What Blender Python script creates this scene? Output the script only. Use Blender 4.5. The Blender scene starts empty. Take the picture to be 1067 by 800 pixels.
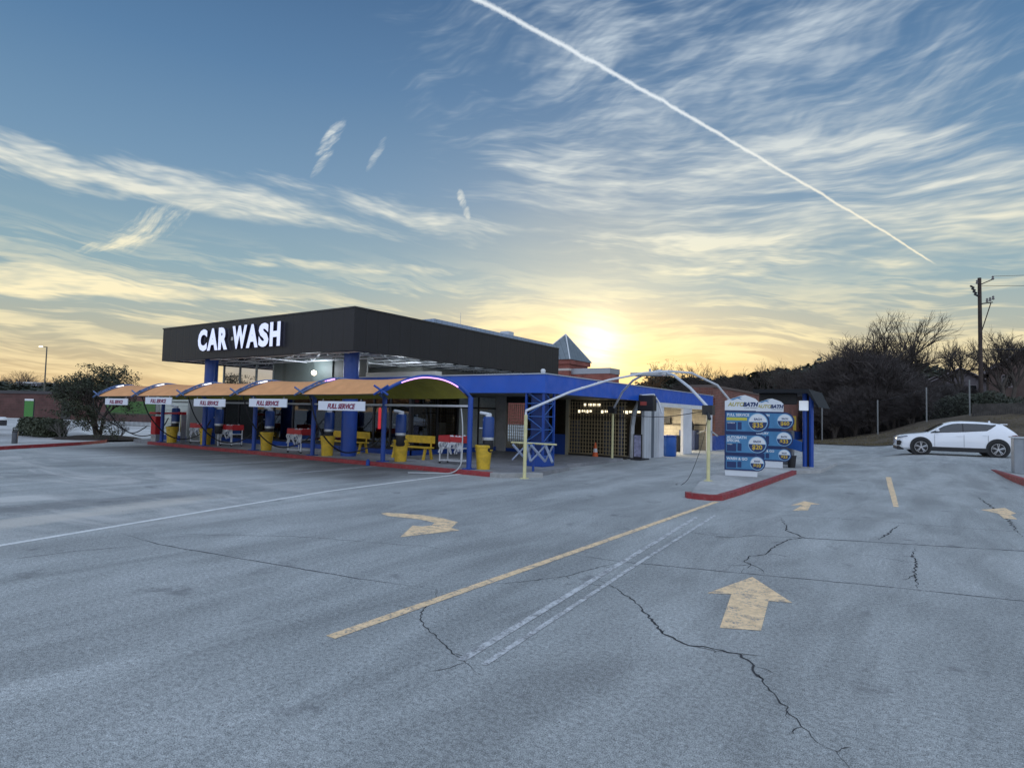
import bpy, math, random, json
from mathutils import Vector, Matrix
C = bpy.context.scene
COL = C.collection
R = math.radians
# ------------------------------------------------------------------ camera
K1 = [[-0.368, 3.948], [-0.459, 4.085], [-0.558, 4.153], [-0.667, 4.282], [-0.771, 4.467], [-0.912, 4.673], [-1.032, 4.875], [-1.148, 5.091], [-1.269, 5.261], [-1.513, 5.253], [-1.722, 5.198], [-1.942, 5.341], [-2.182, 5.636], [-2.39, 5.911], [-2.634, 6.167], [-2.909, 6.406], [-3.16, 6.557], [-3.344, 6.677]]
K2 = [[-4.141, 5.552], [-3.91, 5.84], [-3.745, 6.13], [-3.568, 6.493], [-3.497, 6.9], [-3.433, 7.201], [-3.348, 7.601]]
K3 = [[-4.389, 5.111], [-4.207, 4.902], [-4.03, 4.491], [-3.876, 4.297], [-3.659, 4.147], [-3.366, 4.0], [-3.133, 3.869], [-2.938, 3.782], [-2.725, 3.683]]
K4 = [[-1.937, 8.009], [-1.958, 8.627], [-2.072, 8.669], [-2.068, 9.11], [-1.905, 9.402], [-1.929, 9.961], [-1.888, 10.642], [-1.696, 11.11], [-2.061, 11.613], [-2.164, 12.197], [-2.486, 13.331]]
K5 = [[-0.101, 8.561], [-0.156, 9.477], [-0.147, 10.139], [-0.194, 10.613], [-0.172, 11.375]]
K6 = [[1.061, 21.059], [1.229, 18.29], [1.339, 16.045], [1.33, 13.853]]
K7 = [[-0.458, 13.722], [-0.666, 11.801], [-0.751, 12.038]]
SA = [[-9.969, 4.379], [-8.77, 4.348], [-6.886, 4.641], [-5.407, 4.875], [-4.389, 5.111]]
SB = [[-4.567, 7.459], [-3.348, 7.601], [-1.927, 8.017], [-0.515, 8.452], [0.855, 8.795], [1.915, 9.141]]
SC = [[-3.007, 10.387], [-1.754, 11.06], [-0.225, 11.693], [1.204, 12.285], [2.72, 12.91]]
SD = [[-9.231, 2.74], [-9.127, 3.504], [-8.85, 4.198]]
SE = [[-3.626, 10.288], [-2.665, 10.267], [-2.164, 11.126]]
SF = [[-1.722, 5.198], [-1.462, 5.213], [-1.083, 5.356]]
DASH = [[-1.246, 25.549], [-1.013, 21.737], [-0.82, 18.946], [-0.664, 16.609]]
DASHR = [[-1.094, 25.715], [-0.871, 21.882], [-0.696, 19.067], [-0.565, 16.702]]
ARROW = [[-1.777, 7.908], [-1.19, 7.071], [-1.404, 6.983], [-1.264, 5.965], [-1.587, 5.806], [-1.788, 6.983], [-2.009, 6.851]]
TURN = [[-8.431, 8.174], [-8.419, 8.334], [-7.762, 8.569], [-7.238, 8.554], [-6.799, 8.425], [-6.541, 7.934], [-6.303, 7.866], [-6.642, 6.854], [-7.159, 7.674], [-6.981, 7.715], [-6.95, 7.92], [-7.064, 8.123], [-7.487, 8.193], [-8.149, 8.07]]
AR2 = [[-2.458, 16.158], [-2.059, 15.793], [-2.236, 15.625], [-2.141, 14.57], [-2.391, 14.249], [-2.378, 14.995], [-2.38, 15.386], [-2.574, 15.103]]
AR3 = [[0.979, 17.569], [1.25, 18.013], [1.473, 18.419], [1.587, 17.406], [1.464, 17.121], [1.505, 16.347], [1.285, 16.303], [1.251, 17.096]]
F1 = [[-25.645, 9.074], [-23.737, 9.386], [-22.723, 10.007]]
F2 = [[-21.012, 8.581], [-20.11, 9.138], [-18.521, 9.542]]
RK = [[2.065, 29.136], [2.533, 25.558], [2.795, 21.699]]
RKT = [[2.136, 30.106], [2.717, 29.879]]
POLEB = [[-8.338, 65.255], [-3.951, 68.531], [-0.076, 86.215], [-13.422, -291.722]]
CAR = [[-0.413, 34.742], [2.636, 39.176], [-1.465, 36.015], [3.495, 39.549], [0.999, 36.674]]
W1 = [[-14.63, 4.285], [-14.701, 4.759], [-14.778, 5.27], [-14.142, 5.112], [-13.371, 4.338], [-12.898, 3.789]]
F3 = [[-5.423, 23.464], [-5.124, 25.236]]
F4 = [[-3.285, 27.028], [-1.909, 27.459]]
F5 = [[-7.994, 18.199], [-6.923, 19.586], [-6.051, 20.316]]
CAM_AXES = {"r": [0.827512, 0.560933, 0.024036], "u": [0.007976, -0.054552, 0.998479], "b": [0.561391, -0.826062, -0.049617]}

cam_d = bpy.data.cameras.new("camera")
cam = bpy.data.objects.new("camera", cam_d); COL.objects.link(cam)
_r, _u, _b = CAM_AXES['r'], CAM_AXES['u'], CAM_AXES['b']
cam.matrix_world = Matrix(((_r[0], _u[0], _b[0], 0), (_r[1], _u[1], _b[1], 0), (_r[2], _u[2], _b[2], 1.9), (0, 0, 0, 1)))
cam_d.sensor_width = 36; cam_d.lens = 638 / 1067 * 36
cam_d.clip_start = .05; cam_d.clip_end = 6000
C.camera = cam
# ------------------------------------------------------------------ node helper
class NT:
    def __init__(s, nt): s.nt = nt
    def n(s, t, **k):
        x = s.nt.nodes.new(t)
        for a, b in k.items(): setattr(x, a, b)
        return x
    def put(s, sock, v):
        if v is None: return
        if isinstance(v, bpy.types.NodeSocket): s.nt.links.new(v, sock)
        else: sock.default_value = v
    def m(s, op, a, b=None, c=None, clamp=False):
        x = s.n('ShaderNodeMath', operation=op, use_clamp=clamp)
        s.put(x.inputs[0], a); s.put(x.inputs[1], b); s.put(x.inputs[2], c)
        return x.outputs[0]
    def v(s, op, a, b=None):
        x = s.n('ShaderNodeVectorMath', operation=op)
        s.put(x.inputs[0], a); s.put(x.inputs[1], b)
        return x.outputs['Value'] if op in ('DOT_PRODUCT', 'LENGTH', 'DISTANCE') else x.outputs[0]
    def xyz(s, x=0, y=0, z=0):
        q = s.n('ShaderNodeCombineXYZ'); s.put(q.inputs[0], x); s.put(q.inputs[1], y); s.put(q.inputs[2], z); return q.outputs[0]
    def sep(s, v):
        q = s.n('ShaderNodeSeparateXYZ'); s.put(q.inputs[0], v); return q.outputs
    def noise(s, vec, scale=5, detail=4, rough=.5, dist=0, dim='3D'):
        q = s.n('ShaderNodeTexNoise'); q.noise_dimensions = dim; s.put(q.inputs['Vector'], vec); q.inputs['Scale'].default_value = scale
        q.inputs['Detail'].default_value = detail; q.inputs['Roughness'].default_value = rough; q.inputs['Distortion'].default_value = dist
        return q.outputs[0]
    def ss(s, x, a, b, lo=0., hi=1.):
        q = s.n('ShaderNodeMapRange', interpolation_type='SMOOTHSTEP'); s.put(q.inputs[0], x)
        q.inputs[1].default_value = a; q.inputs[2].default_value = b; q.inputs[3].default_value = lo; q.inputs[4].default_value = hi
        return q.outputs[0]
    def ramp(s, x, stops):
        q = s.n('ShaderNodeValToRGB'); s.put(q.inputs[0], x); e = q.color_ramp.elements
        while len(e) > 1: e.remove(e[-1])
        e[0].position = stops[0][0]; e[0].color = (*stops[0][1], 1)
        for p, c in stops[1:]:
            k = e.new(p); k.color = (*c, 1)
        return q.outputs[0]
    def mix(s, f, a, b, blend='MIX'):
        q = s.n('ShaderNodeMix', data_type='RGBA', blend_type=blend); s.put(q.inputs[0], f)
        s.put(q.inputs[6], (*a, 1) if isinstance(a, tuple) and len(a) == 3 else a)
        s.put(q.inputs[7], (*b, 1) if isinstance(b, tuple) and len(b) == 3 else b)
        return q.outputs[2]
# ------------------------------------------------------------------ world: dusk sky with cirrus and a contrail
W = bpy.data.worlds.new("World"); C.world = W; W.use_nodes = True
W.cycles.sampling_method = 'MANUAL'; W.cycles.sample_map_resolution = 384
nt = W.node_tree; nt.nodes.clear(); N = NT(nt)
SUN_DIR = Vector((-.44, .89, .115)).normalized()
sun_el = math.asin(SUN_DIR.z); sun_az = math.atan2(SUN_DIR.x, SUN_DIR.y)
tc = N.n('ShaderNodeTexCoord')
d = N.v('NORMALIZE', tc.outputs['Generated'])
A0 = R(34.2)
dF = N.v('DOT_PRODUCT', d, (-math.sin(A0), math.cos(A0), 0)); dR = N.v('DOT_PRODUCT', d, (math.cos(A0), math.sin(A0), 0))
dz = N.sep(d)[2]
az = N.m('ARCTAN2', dR, dF)
el = N.m('ARCSINE', dz)
e_ = N.m('DIVIDE', el, 1.5708, clamp=True)
base = N.ramp(e_, [(0, (.80, .52, .24)), (.03, (.64, .50, .30)), (.06, (.47, .46, .36)), (.09, (.36, .44, .43)), (.13, (.26, .40, .47)), (.22, (.160, .292, .450)), (.31, (.092, .205, .375)), (.38, (.062, .152, .305)), (.5, (.050, .125, .27)), (.75, (.13, .22, .38)), (1, (.3, .4, .56))])
sd = N.v('DOT_PRODUCT', d, tuple(SUN_DIR))
# warm wash towards the sun
warm = N.m('POWER', N.m('MAXIMUM', sd, 0), 9.)
warm = N.m('MULTIPLY', warm, N.ss(el, .03, .22, 1., .0))
base = N.mix(N.m('MULTIPLY', warm, .80), base, (.76, .56, .26))
# Nishita sky, a share of it
sky = N.n('ShaderNodeTexSky', sky_type='NISHITA'); sky.sun_disc = False; sky.sun_elevation = sun_el; sky.sun_rotation = sun_az
sky.air_density = 1.2; sky.dust_density = 1.5
skyc = N.v('MULTIPLY', sky.outputs[0], (.075, .075, .075))
base = N.mix(.12, base, skyc)
WARP = N.noise(N.xyz(N.m('MULTIPLY', az, 3), N.m('MULTIPLY', el, 5), 2.7), 1.3, 2)
# cirrus noise in azimuth/elevation
def streak(rot, sx, sy, seed, scale=1., dist=.6, detail=4, rough=.66):
    c_, s_ = math.cos(rot), math.sin(rot)
    a2 = N.m('ADD', N.m('MULTIPLY', az, c_ * sx), N.m('MULTIPLY', el, s_ * sx))
    b2 = N.m('ADD', N.m('MULTIPLY', az, -s_ * sy), N.m('MULTIPLY', el, c_ * sy))
    b2 = N.m('ADD', b2, N.m('MULTIPLY', WARP, dist * 1.9))
    return N.noise(N.xyz(N.m('ADD', a2, seed * 3.7), N.m('ADD', b2, seed * 7.1), 0), scale, detail, rough, 0, '2D')
U_ = N.m('DIVIDE', dR, N.m('MAXIMUM', dF, .05)); V_ = N.m('DIVIDE', dz, N.m('MAXIMUM', dF, .05))
front = N.ss(dF, .05, .25)
def blob(cx, cy, rx, ry, rot=0., soft=.0):
    c_, s_ = math.cos(rot), math.sin(rot)
    x = N.m('SUBTRACT', U_, cx); y = N.m('SUBTRACT', V_, cy)
    p = N.m('DIVIDE', N.m('ADD', N.m('MULTIPLY', x, c_), N.m('MULTIPLY', y, s_)), rx)
    q = N.m('DIVIDE', N.m('ADD', N.m('MULTIPLY', x, -s_), N.m('MULTIPLY', y, c_)), ry)
    rr = N.m('ADD', N.m('MULTIPLY', p, p), N.m('MULTIPLY', q, q))
    return N.m('MULTIPLY', N.ss(rr, soft, 1., 1., 0.), front)
s1 = streak(.30, 3.5, 17, 1.3, 1., 1.1)
s2 = streak(-.05, 2.2, 22, 4.1, 1., .9)
s3 = streak(-.12, 4, 26, 7.7, 1., .8)
s4 = streak(-.10, 4.5, 46, 5.5, 1., 1.7)
fine = streak(.05, 9, 60, 9.9, 1., 1.5, 3)
fine2 = streak(.75, 16, 70, 12.9, 1., 2.2, 4)
def cl(st, m, lo, hi, amp):
    x = N.m('ADD', st, N.m('MULTIPLY', N.m('SUBTRACT', m, 1), .30))
    return N.m('MULTIPLY', N.m('MULTIPLY', N.ss(x, lo, hi), N.ss(m, .0, .25)), amp)
den = cl(s1, blob(.40, .60, .66, .28, .16), .30, .78, .66)
def over(a, b):   # 1-(1-a)(1-b)
    return N.m('SUBTRACT', 1, N.m('MULTIPLY', N.m('SUBTRACT', 1, a), N.m('SUBTRACT', 1, b)), clamp=True)
den = over(den, cl(fine, blob(.45, .50, .70, .30, .10), .36, .80, .20))
den = over(den, cl(s1, blob(.13, .66, .48, .17, .22), .36, .85, .5))
den = over(den, cl(s2, blob(.52, .385, .80, .14, .02), .31, .70, .85))
den = over(den, cl(s2, blob(.06, .425, .30, .03, -.05), .30, .62, .7))
den = over(den, cl(s3, blob(.37, .268, .42, .055, -.05), .33, .68, .9))
den = over(den, cl(s3, blob(-.42, .350, .62, .052, -.135), .26, .72, .88))
den = over(den, cl(s3, blob(-.80, .40, .26, .055, -.25), .30, .60, .7))
den = over(den, cl(fine2, blob(-.61, .292, .10, .034, .5), .26, .78, 1.0))
den = over(den, cl(fine2, blob(-.68, .262, .09, .012, .25), .30, .6, .35))
den = over(den, cl(fine2, blob(-.312, .448, .017, .052, -.5), .24, .72, 1.0))
den = over(den, cl(fine2, blob(-.322, .415, .010, .045, -.55), .2, .6, .3))
den = over(den, cl(fine2, blob(-.235, .425, .009, .040, -.45), .22, .8, .5))
den = over(den, cl(fine2, blob(-.088, .348, .009, .034, .35), .22, .7, .85))
den = over(den, cl(s3, blob(-.70, .200, .40, .045, -.06), .36, .62, .8))
den = over(den, cl(s3, blob(-.25, .235, .30, .018, -.02), .40, .62, .5))
# low streaks all round
lowb = N.m('MULTIPLY', N.ss(el, .005, .04), N.ss(el, .15, .27, 1., 0.))
den = over(den, N.m('MULTIPLY', N.m('MULTIPLY', N.ss(s4, .42, .60), lowb), N.m('ADD', .50, N.m('MULTIPLY', warm, .5))))
# high thin veil everywhere outside the frame
hv = N.ss(el, .62, .95)
den = over(den, N.m('MULTIPLY', N.m('MULTIPLY', N.ss(s1, .3, .7), hv), .7))
den = N.m('MULTIPLY', den, N.m('MULTIPLY', N.ss(fine, .25, .70, .55, 1.25), N.ss(s3, .25, .6, .75, 1.1)), clamp=True)
ccol = N.ramp(e_, [(0, (.95, .70, .36)), (.06, (.98, .83, .50)), (.13, (.86, .80, .57)), (.2, (.70, .72, .66)), (.3, (.54, .61, .66)), (.5, (.40, .50, .62)), (1, (.8, .85, .95))])
ccol = N.mix(N.m('MULTIPLY', warm, .75), ccol, (.98, .78, .34))
colr = N.mix(den, base, ccol)
# contrail: a bent line in gnomonic coordinates
crv = N.m('ADD', N.m('MULTIPLY', U_, U_), 0)
t_ = U_
line = N.m('ADD', N.m('ADD', .6585, N.m('MULTIPLY', t_, -.566)), N.m('MULTIPLY', N.m('MULTIPLY', t_, N.m('SUBTRACT', t_, .69)), -.06))
wob = N.m('MULTIPLY', N.m('SUBTRACT', N.noise(N.xyz(t_, 0, 3.3), 22, 3), .5), .012)
dl = N.m('SUBTRACT', V_, N.m('ADD', line, wob))
wid = N.m('ADD', .0016, N.m('MULTIPLY', N.m('SUBTRACT', .74, t_, clamp=True), .0046))
edge = N.noise(N.xyz(N.m('MULTIPLY', t_, 120), N.m('MULTIPLY', V_, 120), 0), 1, 4, .7)
wid2 = N.m('MULTIPLY', wid, N.m('ADD', .15, N.m('MULTIPLY', edge, 1.8)))
ct = N.ss(N.m('DIVIDE', N.m('ABSOLUTE', dl), wid2), .0, 1.5, 1., 0.)
ct = N.m('MULTIPLY', N.m('MULTIPLY', ct, front), N.ss(t_, .675, .70, 1., 0.))
ct = N.m('MULTIPLY', ct, N.ss(t_, -.35, -.15))
colr = N.mix(N.m('MULTIPLY', ct, .84), colr, N.mix(N.ss(el, .2, .5), (1.0, .9, .66), (.80, .86, .90)))
# glow of the low sun behind thin cloud
gm_ = N.m('ADD', .35, N.m('MULTIPLY', s4, 1.3))
g1 = N.m('POWER', N.m('MAXIMUM', sd, 0), 60.); g2 = N.m('POWER', N.m('MAXIMUM', sd, 0), 1100.)
glow = N.v('ADD', N.v('MULTIPLY', N.xyz(g1, g1, g1), (.22, .165, .05)), N.v('MULTIPLY', N.xyz(g2, g2, g2), (1.0, .82, .50)))
colr = N.v('ADD', colr, N.v('MULTIPLY', glow, N.xyz(gm_, gm_, gm_)))
# unseen bright cloud added behind the photographer to lift the ground light
back = N.m('MULTIPLY', N.ss(dF, .25, -.5), N.ss(el, -.05, .1))
backn = N.m('ADD', .75, N.m('MULTIPLY', s2, .5))
colr = N.mix(N.m('MULTIPLY', back, .8), colr, N.v('MULTIPLY', N.xyz(backn, backn, backn), (.92, 1.05, 1.30)))
top = N.ss(el, .85, 1.25)
colr = N.mix(N.m('MULTIPLY', top, .7), colr, (.62, .78, 1.02))  # pale zenith outside the view, added as fill for the ground
bg = N.n('ShaderNodeBackground'); N.put(bg.inputs[0], colr); bg.inputs[1].default_value = 1.0
wo = N.n('ShaderNodeOutputWorld'); nt.links.new(bg.outputs[0], wo.inputs[0])
# sun, veiled and almost set
sl = bpy.data.lights.new("sun", 'SUN'); sl.energy = .35; sl.angle = R(9); sl.color = (1, .80, .55)
so = bpy.data.objects.new("sun", sl); COL.objects.link(so); so.rotation_euler = SUN_DIR.to_track_quat('Z', 'Y').to_euler(); so.location = SUN_DIR * 200
C.view_settings.view_transform = 'Standard'; C.view_settings.look = 'None'; C.view_settings.gamma = 1; C.view_settings.exposure = .13
C.view_settings.use_curve_mapping = False
C.cycles.max_bounces = 5; C.cycles.transparent_max_bounces = 8; C.cycles.sample_clamp_indirect = 5
# ------------------------------------------------------------------ mesh helpers
class MB:
    def __init__(s): s.v = []; s.f = []; s.mi = []
    def add(s, vs, fs, m=0):
        o = len(s.v); s.v += [tuple(q) for q in vs]; s.f += [tuple(i + o for i in f) for f in fs]; s.mi += [m] * len(fs); return s
    def box(s, x0, y0, z0, x1, y1, z1, m=0):
        x0, x1 = min(x0, x1), max(x0, x1); y0, y1 = min(y0, y1), max(y0, y1); z0, z1 = min(z0, z1), max(z0, z1)
        return s.add([(x0, y0, z0), (x1, y0, z0), (x1, y1, z0), (x0, y1, z0), (x0, y0, z1), (x1, y0, z1), (x1, y1, z1), (x0, y1, z1)],
                     [(0, 3, 2, 1), (4, 5, 6, 7), (0, 1, 5, 4), (1, 2, 6, 5), (2, 3, 7, 6), (3, 0, 4, 7)], m)
    def prism(s, pts, z0, z1, m=0, M=None):     # polygon in xy extruded in z; M optional matrix
        n = len(pts); vs = [(p[0], p[1], z0) for p in pts] + [(p[0], p[1], z1) for p in pts]
        if M is not None: vs = [tuple(M @ Vector(q)) for q in vs]
        a = sum(pts[i][0] * pts[(i + 1) % n][1] - pts[(i + 1) % n][0] * pts[i][1] for i in range(n))
        fs = [tuple(range(n - 1, -1, -1)), tuple(range(n, 2 * n))] + [(i, (i + 1) % n, n + (i + 1) % n, n + i) for i in range(n)]
        if a < 0: fs = [tuple(reversed(f)) for f in fs]
        return s.add(vs, fs, m)
    def tube(s, pts, r, n=8, m=0, cap=True, r1=None):
        pts = [Vector(p) for p in pts]; rings = []; k = len(pts); up = None
        for i, p in enumerate(pts):
            t = (pts[min(i + 1, k - 1)] - pts[max(i - 1, 0)])
            if t.length < 1e-9: t = Vector((0, 0, 1))
            t.normalize()
            if up is None:
                up = Vector((0, 0, 1)) if abs(t.z) < .95 else Vector((1, 0, 0))
            a = t.cross(up)
            if a.length < 1e-4: a = t.orthogonal()
            a.normalize(); b = a.cross(t).normalized(); up = b
            rr = r if r1 is None else r + (r1 - r) * i / max(1, k - 1)
            if isinstance(r, (list, tuple)): rr = r[i]
            rings.append([p + a * (math.cos(2 * math.pi * j / n) * rr) + b * (math.sin(2 * math.pi * j / n) * rr) for j in range(n)])
        vs = [q for ring in rings for q in ring]; fs = []
        for i in range(k - 1):
            for j in range(n):
                j2 = (j + 1) % n
                fs.append((i * n + j, i * n + j2, (i + 1) * n + j2, (i + 1) * n + j))
        if cap: fs.append(tuple(reversed(range(n)))); fs.append(tuple((k - 1) * n + j for j in range(n)))
        return s.add(vs, fs, m)
    def lathe(s, prof, c=(0, 0, 0), n=24, m=0):   # prof: (r,z)
        vs = []; fs = []
        for r_, z_ in prof:
            for j in range(n): vs.append((c[0] + r_ * math.cos(2 * math.pi * j / n), c[1] + r_ * math.sin(2 * math.pi * j / n), c[2] + z_))
        for i in range(len(prof) - 1):
            for j in range(n): fs.append((i * n + j, i * n + (j + 1) % n, (i + 1) * n + (j + 1) % n, (i + 1) * n + j))
        fs.append(tuple(reversed(range(n)))); fs.append(tuple((len(prof) - 1) * n + j for j in range(n)))
        return s.add(vs, fs, m)
    def quad(s, a, b, c, d_, m=0): return s.add([a, b, c, d_], [(0, 1, 2, 3)], m)
    def mesh(s, name, mats, org=(0, 0, 0), smooth=False):
        me = bpy.data.meshes.new(name)
        me.from_pydata([(x - org[0], y - org[1], z - org[2]) for x, y, z in s.v], [], s.f)
        for q in (mats if isinstance(mats, (list, tuple)) else [mats]): me.materials.append(q)
        me.polygons.foreach_set('material_index', s.mi)
        if smooth: me.polygons.foreach_set('use_smooth', [True] * len(s.f))
        me.update(); return me
    def build(s, name, mats, parent=None, org=(0, 0, 0), smooth=False, bevel=0):
        o = bpy.data.objects.new(name, s.mesh(name, mats, org, smooth)); COL.objects.link(o)
        if parent is not None: o.parent = parent
        else: o.location = org
        if bevel:
            b = o.modifiers.new('bevel', 'BEVEL'); b.width = bevel; b.segments = 2; b.limit_method = 'ANGLE'
        if smooth:
            e = o.modifiers.new('es', 'EDGE_SPLIT'); e.split_angle = R(40)
        return o
def thing(name, label, cat, loc=(0, 0, 0), rz=0, group=None):
    o = bpy.data.objects.new(name, None); COL.objects.link(o); o.empty_display_size = .3
    o.location = loc; o.rotation_euler = (0, 0, rz); return tag(o, label, cat, group)
def tag(o, label, cat, group=None):
    o['label'] = label; o['category'] = cat
    if group: o['group'] = group
    return o
def struct(o): o['kind'] = 'structure'; return o
def dup(o, parent=None):
    c = o.copy(); COL.objects.link(c)
    if parent is not None: c.parent = parent
    for ch in list(o.children): dup(ch, c)
    return c
def placed(proto, used, loc, rz, label):
    o = proto if not used else dup(proto)
    o.location = loc; o.rotation_euler = (0, 0, rz); o['label'] = label; return o
def text_mb(txt, size, ext, bold=0., shear=0., sx=1., M=None, m=0, align='CENTER', space=1.):
    cu = bpy.data.curves.new('t', 'FONT'); cu.body = txt; cu.size = size; cu.extrude = ext; cu.offset = bold; cu.shear = shear
    cu.align_x = align; cu.resolution_u = 3; cu.space_character = space
    o = bpy.data.objects.new('t', cu); COL.objects.link(o)
    dg = bpy.context.evaluated_depsgraph_get(); me = bpy.data.meshes.new_from_object(o.evaluated_get(dg))
    b = MB(); vs = [Vector((v.co.x * sx, v.co.y, v.co.z)) for v in me.vertices]
    if M is not None: vs = [M @ v for v in vs]
    b.add(vs, [tuple(p.vertices) for p in me.polygons], m)
    bpy.data.objects.remove(o); bpy.data.curves.remove(cu); bpy.data.meshes.remove(me)
    return b
def each(boxes, name, m, **k):   # one part per box
    for q in boxes: part(MB().box(*q), name, m, **k)
# ------------------------------------------------------------------ materials
MATS = {}
def mat(name, col, rough=.6, metal=0., var=.0, vscale=3., bump=0., bscale=40., emit=None, es=1., spec=None, coat=0., dirt=None):
    if name in MATS: return MATS[name]
    m = bpy.data.materials.new(name); m.use_nodes = True; n = NT(m.node_tree); p = m.node_tree.nodes['Principled BSDF']
    p.inputs['Roughness'].default_value = rough; p.inputs['Metallic'].default_value = metal
    p.inputs['Base Color'].default_value = (*col, 1)
    if spec is not None: p.inputs['Specular IOR Level'].default_value = spec
    if coat: p.inputs['Coat Weight'].default_value = coat; p.inputs['Coat Roughness'].default_value = .04
    t = n.n('ShaderNodeTexCoord')
    if var:
        a = n.noise(t.outputs['Object'], vscale, 6, .6)
        f = n.ss(a, .3, .7, 1 - var, 1 + var * .6)
        c = n.v('MULTIPLY', (*col,), n.xyz(f, f, f))
        if dirt:
            dn = n.noise(t.outputs['Object'], vscale * 2.7, 8, .7)
            c = n.mix(n.ss(dn, .52, .75, 0, .7), c, dirt)
        n.put(p.inputs['Base Color'], c)
        r2 = n.ss(n.noise(t.outputs['Object'], vscale * 3, 4), .3, .7, max(.02, rough - .1), min(1, rough + .1)); n.put(p.inputs['Roughness'], r2)
    if bump:
        b = n.n('ShaderNodeBump'); b.inputs['Strength'].default_value = bump; b.inputs['Distance'].default_value = .02
        n.put(b.inputs['Height'], n.noise(t.outputs['Object'], bscale, 5, .6)); n.put(p.inputs['Normal'], b.outputs[0])
    if emit: p.inputs['Emission Color'].default_value = (*emit, 1); p.inputs['Emission Strength'].default_value = es
    MATS[name] = m; return m
def asphalt_mat():
    m = bpy.data.materials.new('asphalt'); m.use_nodes = True; n = NT(m.node_tree); p = m.node_tree.nodes['Principled BSDF']
    t = n.n('ShaderNodeTexCoord').outputs['Object']; s = n.sep(t)
    big = n.noise(t, .13, 6, .62, .6); mid = n.noise(n.v('MULTIPLY', t, (2.2, .55, 1)), .55, 6, .62, .5)
    agg = n.noise(t, 130, 2, .8); agg2 = n.noise(t, 26, 3, .8)
    vor = n.n('ShaderNodeTexVoronoi'); n.put(vor.inputs['Vector'], t); vor.inputs['Scale'].default_value = 55
    c = n.ramp(big, [(.3, (.30, .312, .308)), (.5, (.375, .388, .382)), (.7, (.45, .460, .452))])
    f = n.ss(mid, .3, .72, .80, 1.22); c = n.v('MULTIPLY', c, n.xyz(f, f, f))
    st = n.ss(n.m('ADD', n.m('MULTIPLY', agg, .65), n.m('MULTIPLY', agg2, .35)), .40, .60, .48, 1.56); c = n.v('MULTIPLY', c, n.xyz(st, st, st))
    peb = n.ss(vor.outputs['Distance'], .0, .35, 1.35, .9); c = n.v('MULTIPLY', c, n.xyz(peb, peb, peb))
    # darker band of asphalt along the kerb, below the awnings
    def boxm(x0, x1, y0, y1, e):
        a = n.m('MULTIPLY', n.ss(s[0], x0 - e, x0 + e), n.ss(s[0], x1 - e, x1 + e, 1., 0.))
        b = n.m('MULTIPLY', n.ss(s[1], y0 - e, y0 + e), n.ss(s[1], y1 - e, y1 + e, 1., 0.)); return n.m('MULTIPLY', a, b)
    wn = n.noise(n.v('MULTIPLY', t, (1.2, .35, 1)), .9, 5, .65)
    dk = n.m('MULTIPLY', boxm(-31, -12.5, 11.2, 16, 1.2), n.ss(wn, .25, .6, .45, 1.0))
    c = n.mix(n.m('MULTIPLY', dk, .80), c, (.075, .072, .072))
    # drips and stains
    c = n.mix(n.ss(n.noise(t, 5.5, 4, .6), .66, .74, 0, .45), c, (.16, .16, .165)); sp = n.noise(t, 1.3, 4, .6); c = n.mix(n.ss(sp, .62, .72, 0, .50), c, (.13, .13, .135))
    # pale worn wash on the far left
    wl = n.m('MULTIPLY', boxm(-30, -10.5, 1.5, 9.5, 1.3), n.ss(n.noise(n.v('MULTIPLY', t, (.35, 1.3, 1)), .5, 6, .7, .8), .45, .60))
    c = n.mix(n.m('MULTIPLY', wl, .60), c, (.62, .60, .57))
    en = n.m('MULTIPLY', n.m('SUBTRACT', n.noise(n.v('MULTIPLY', t, (1.6, .7, 1)), 1.4, 6, .7), .5), 1.6)
    b1 = n.m('ABSOLUTE', n.m('ADD', n.m('ADD', s[0], 11.9), n.m('MULTIPLY', n.m('SUBTRACT', s[1], 3.5), .2)))
    b1 = n.m('MULTIPLY', n.ss(n.m('ADD', b1, en), .15, .65, 1., 0.), n.m('MULTIPLY', n.ss(s[1], 1.5, 2.5), n.ss(s[1], 6.6, 7.8, 1., 0.)))
    b2 = n.m('ABSOLUTE', n.m('ADD', s[0], 14.8)); b2 = n.m('MULTIPLY', n.ss(n.m('ADD', b2, en), .2, .8, 1., 0.), n.ss(s[1], 4.9, 5.6, 1., 0.))
    c = n.mix(n.m('MULTIPLY', b1, .55), c, (.66, .60, .52)); c = n.mix(n.m('MULTIPLY', b2, .6), c, (.74, .72, .68))
    b3 = n.m('ABSOLUTE', n.m('ADD', s[0], 13.4)); b3 = n.m('MULTIPLY', n.ss(n.m('ADD', b3, en), .2, .8, 1., 0.), n.ss(s[1], 6.5, 8.5, 1., 0.)); c = n.mix(n.m('MULTIPLY', b3, .5), c, (.12, .12, .125))
    # old paving lanes: slightly different tone per strip
    lane = n.n('ShaderNodeTexVoronoi'); n.put(lane.inputs['Vector'], n.xyz(n.m('MULTIPLY', s[0], .0), n.m('MULTIPLY', s[1], .28), 0)); lane.inputs['Scale'].default_value = 1
    n.put(p.inputs['Base Color'], c)
    n.put(p.inputs['Roughness'], n.ss(agg2, .3, .7, .62, .85)); p.inputs['Specular IOR Level'].default_value = .45
    b = n.n('ShaderNodeBump'); b.inputs['Strength'].default_value = .55; b.inputs['Distance'].default_value = .012
    h = n.m('ADD', n.m('MULTIPLY', agg, .7), n.m('MULTIPLY', vor.outputs['Distance'], -.5)); n.put(b.inputs['Height'], h); n.put(p.inputs['Normal'], b.outputs[0])
    return m
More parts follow.
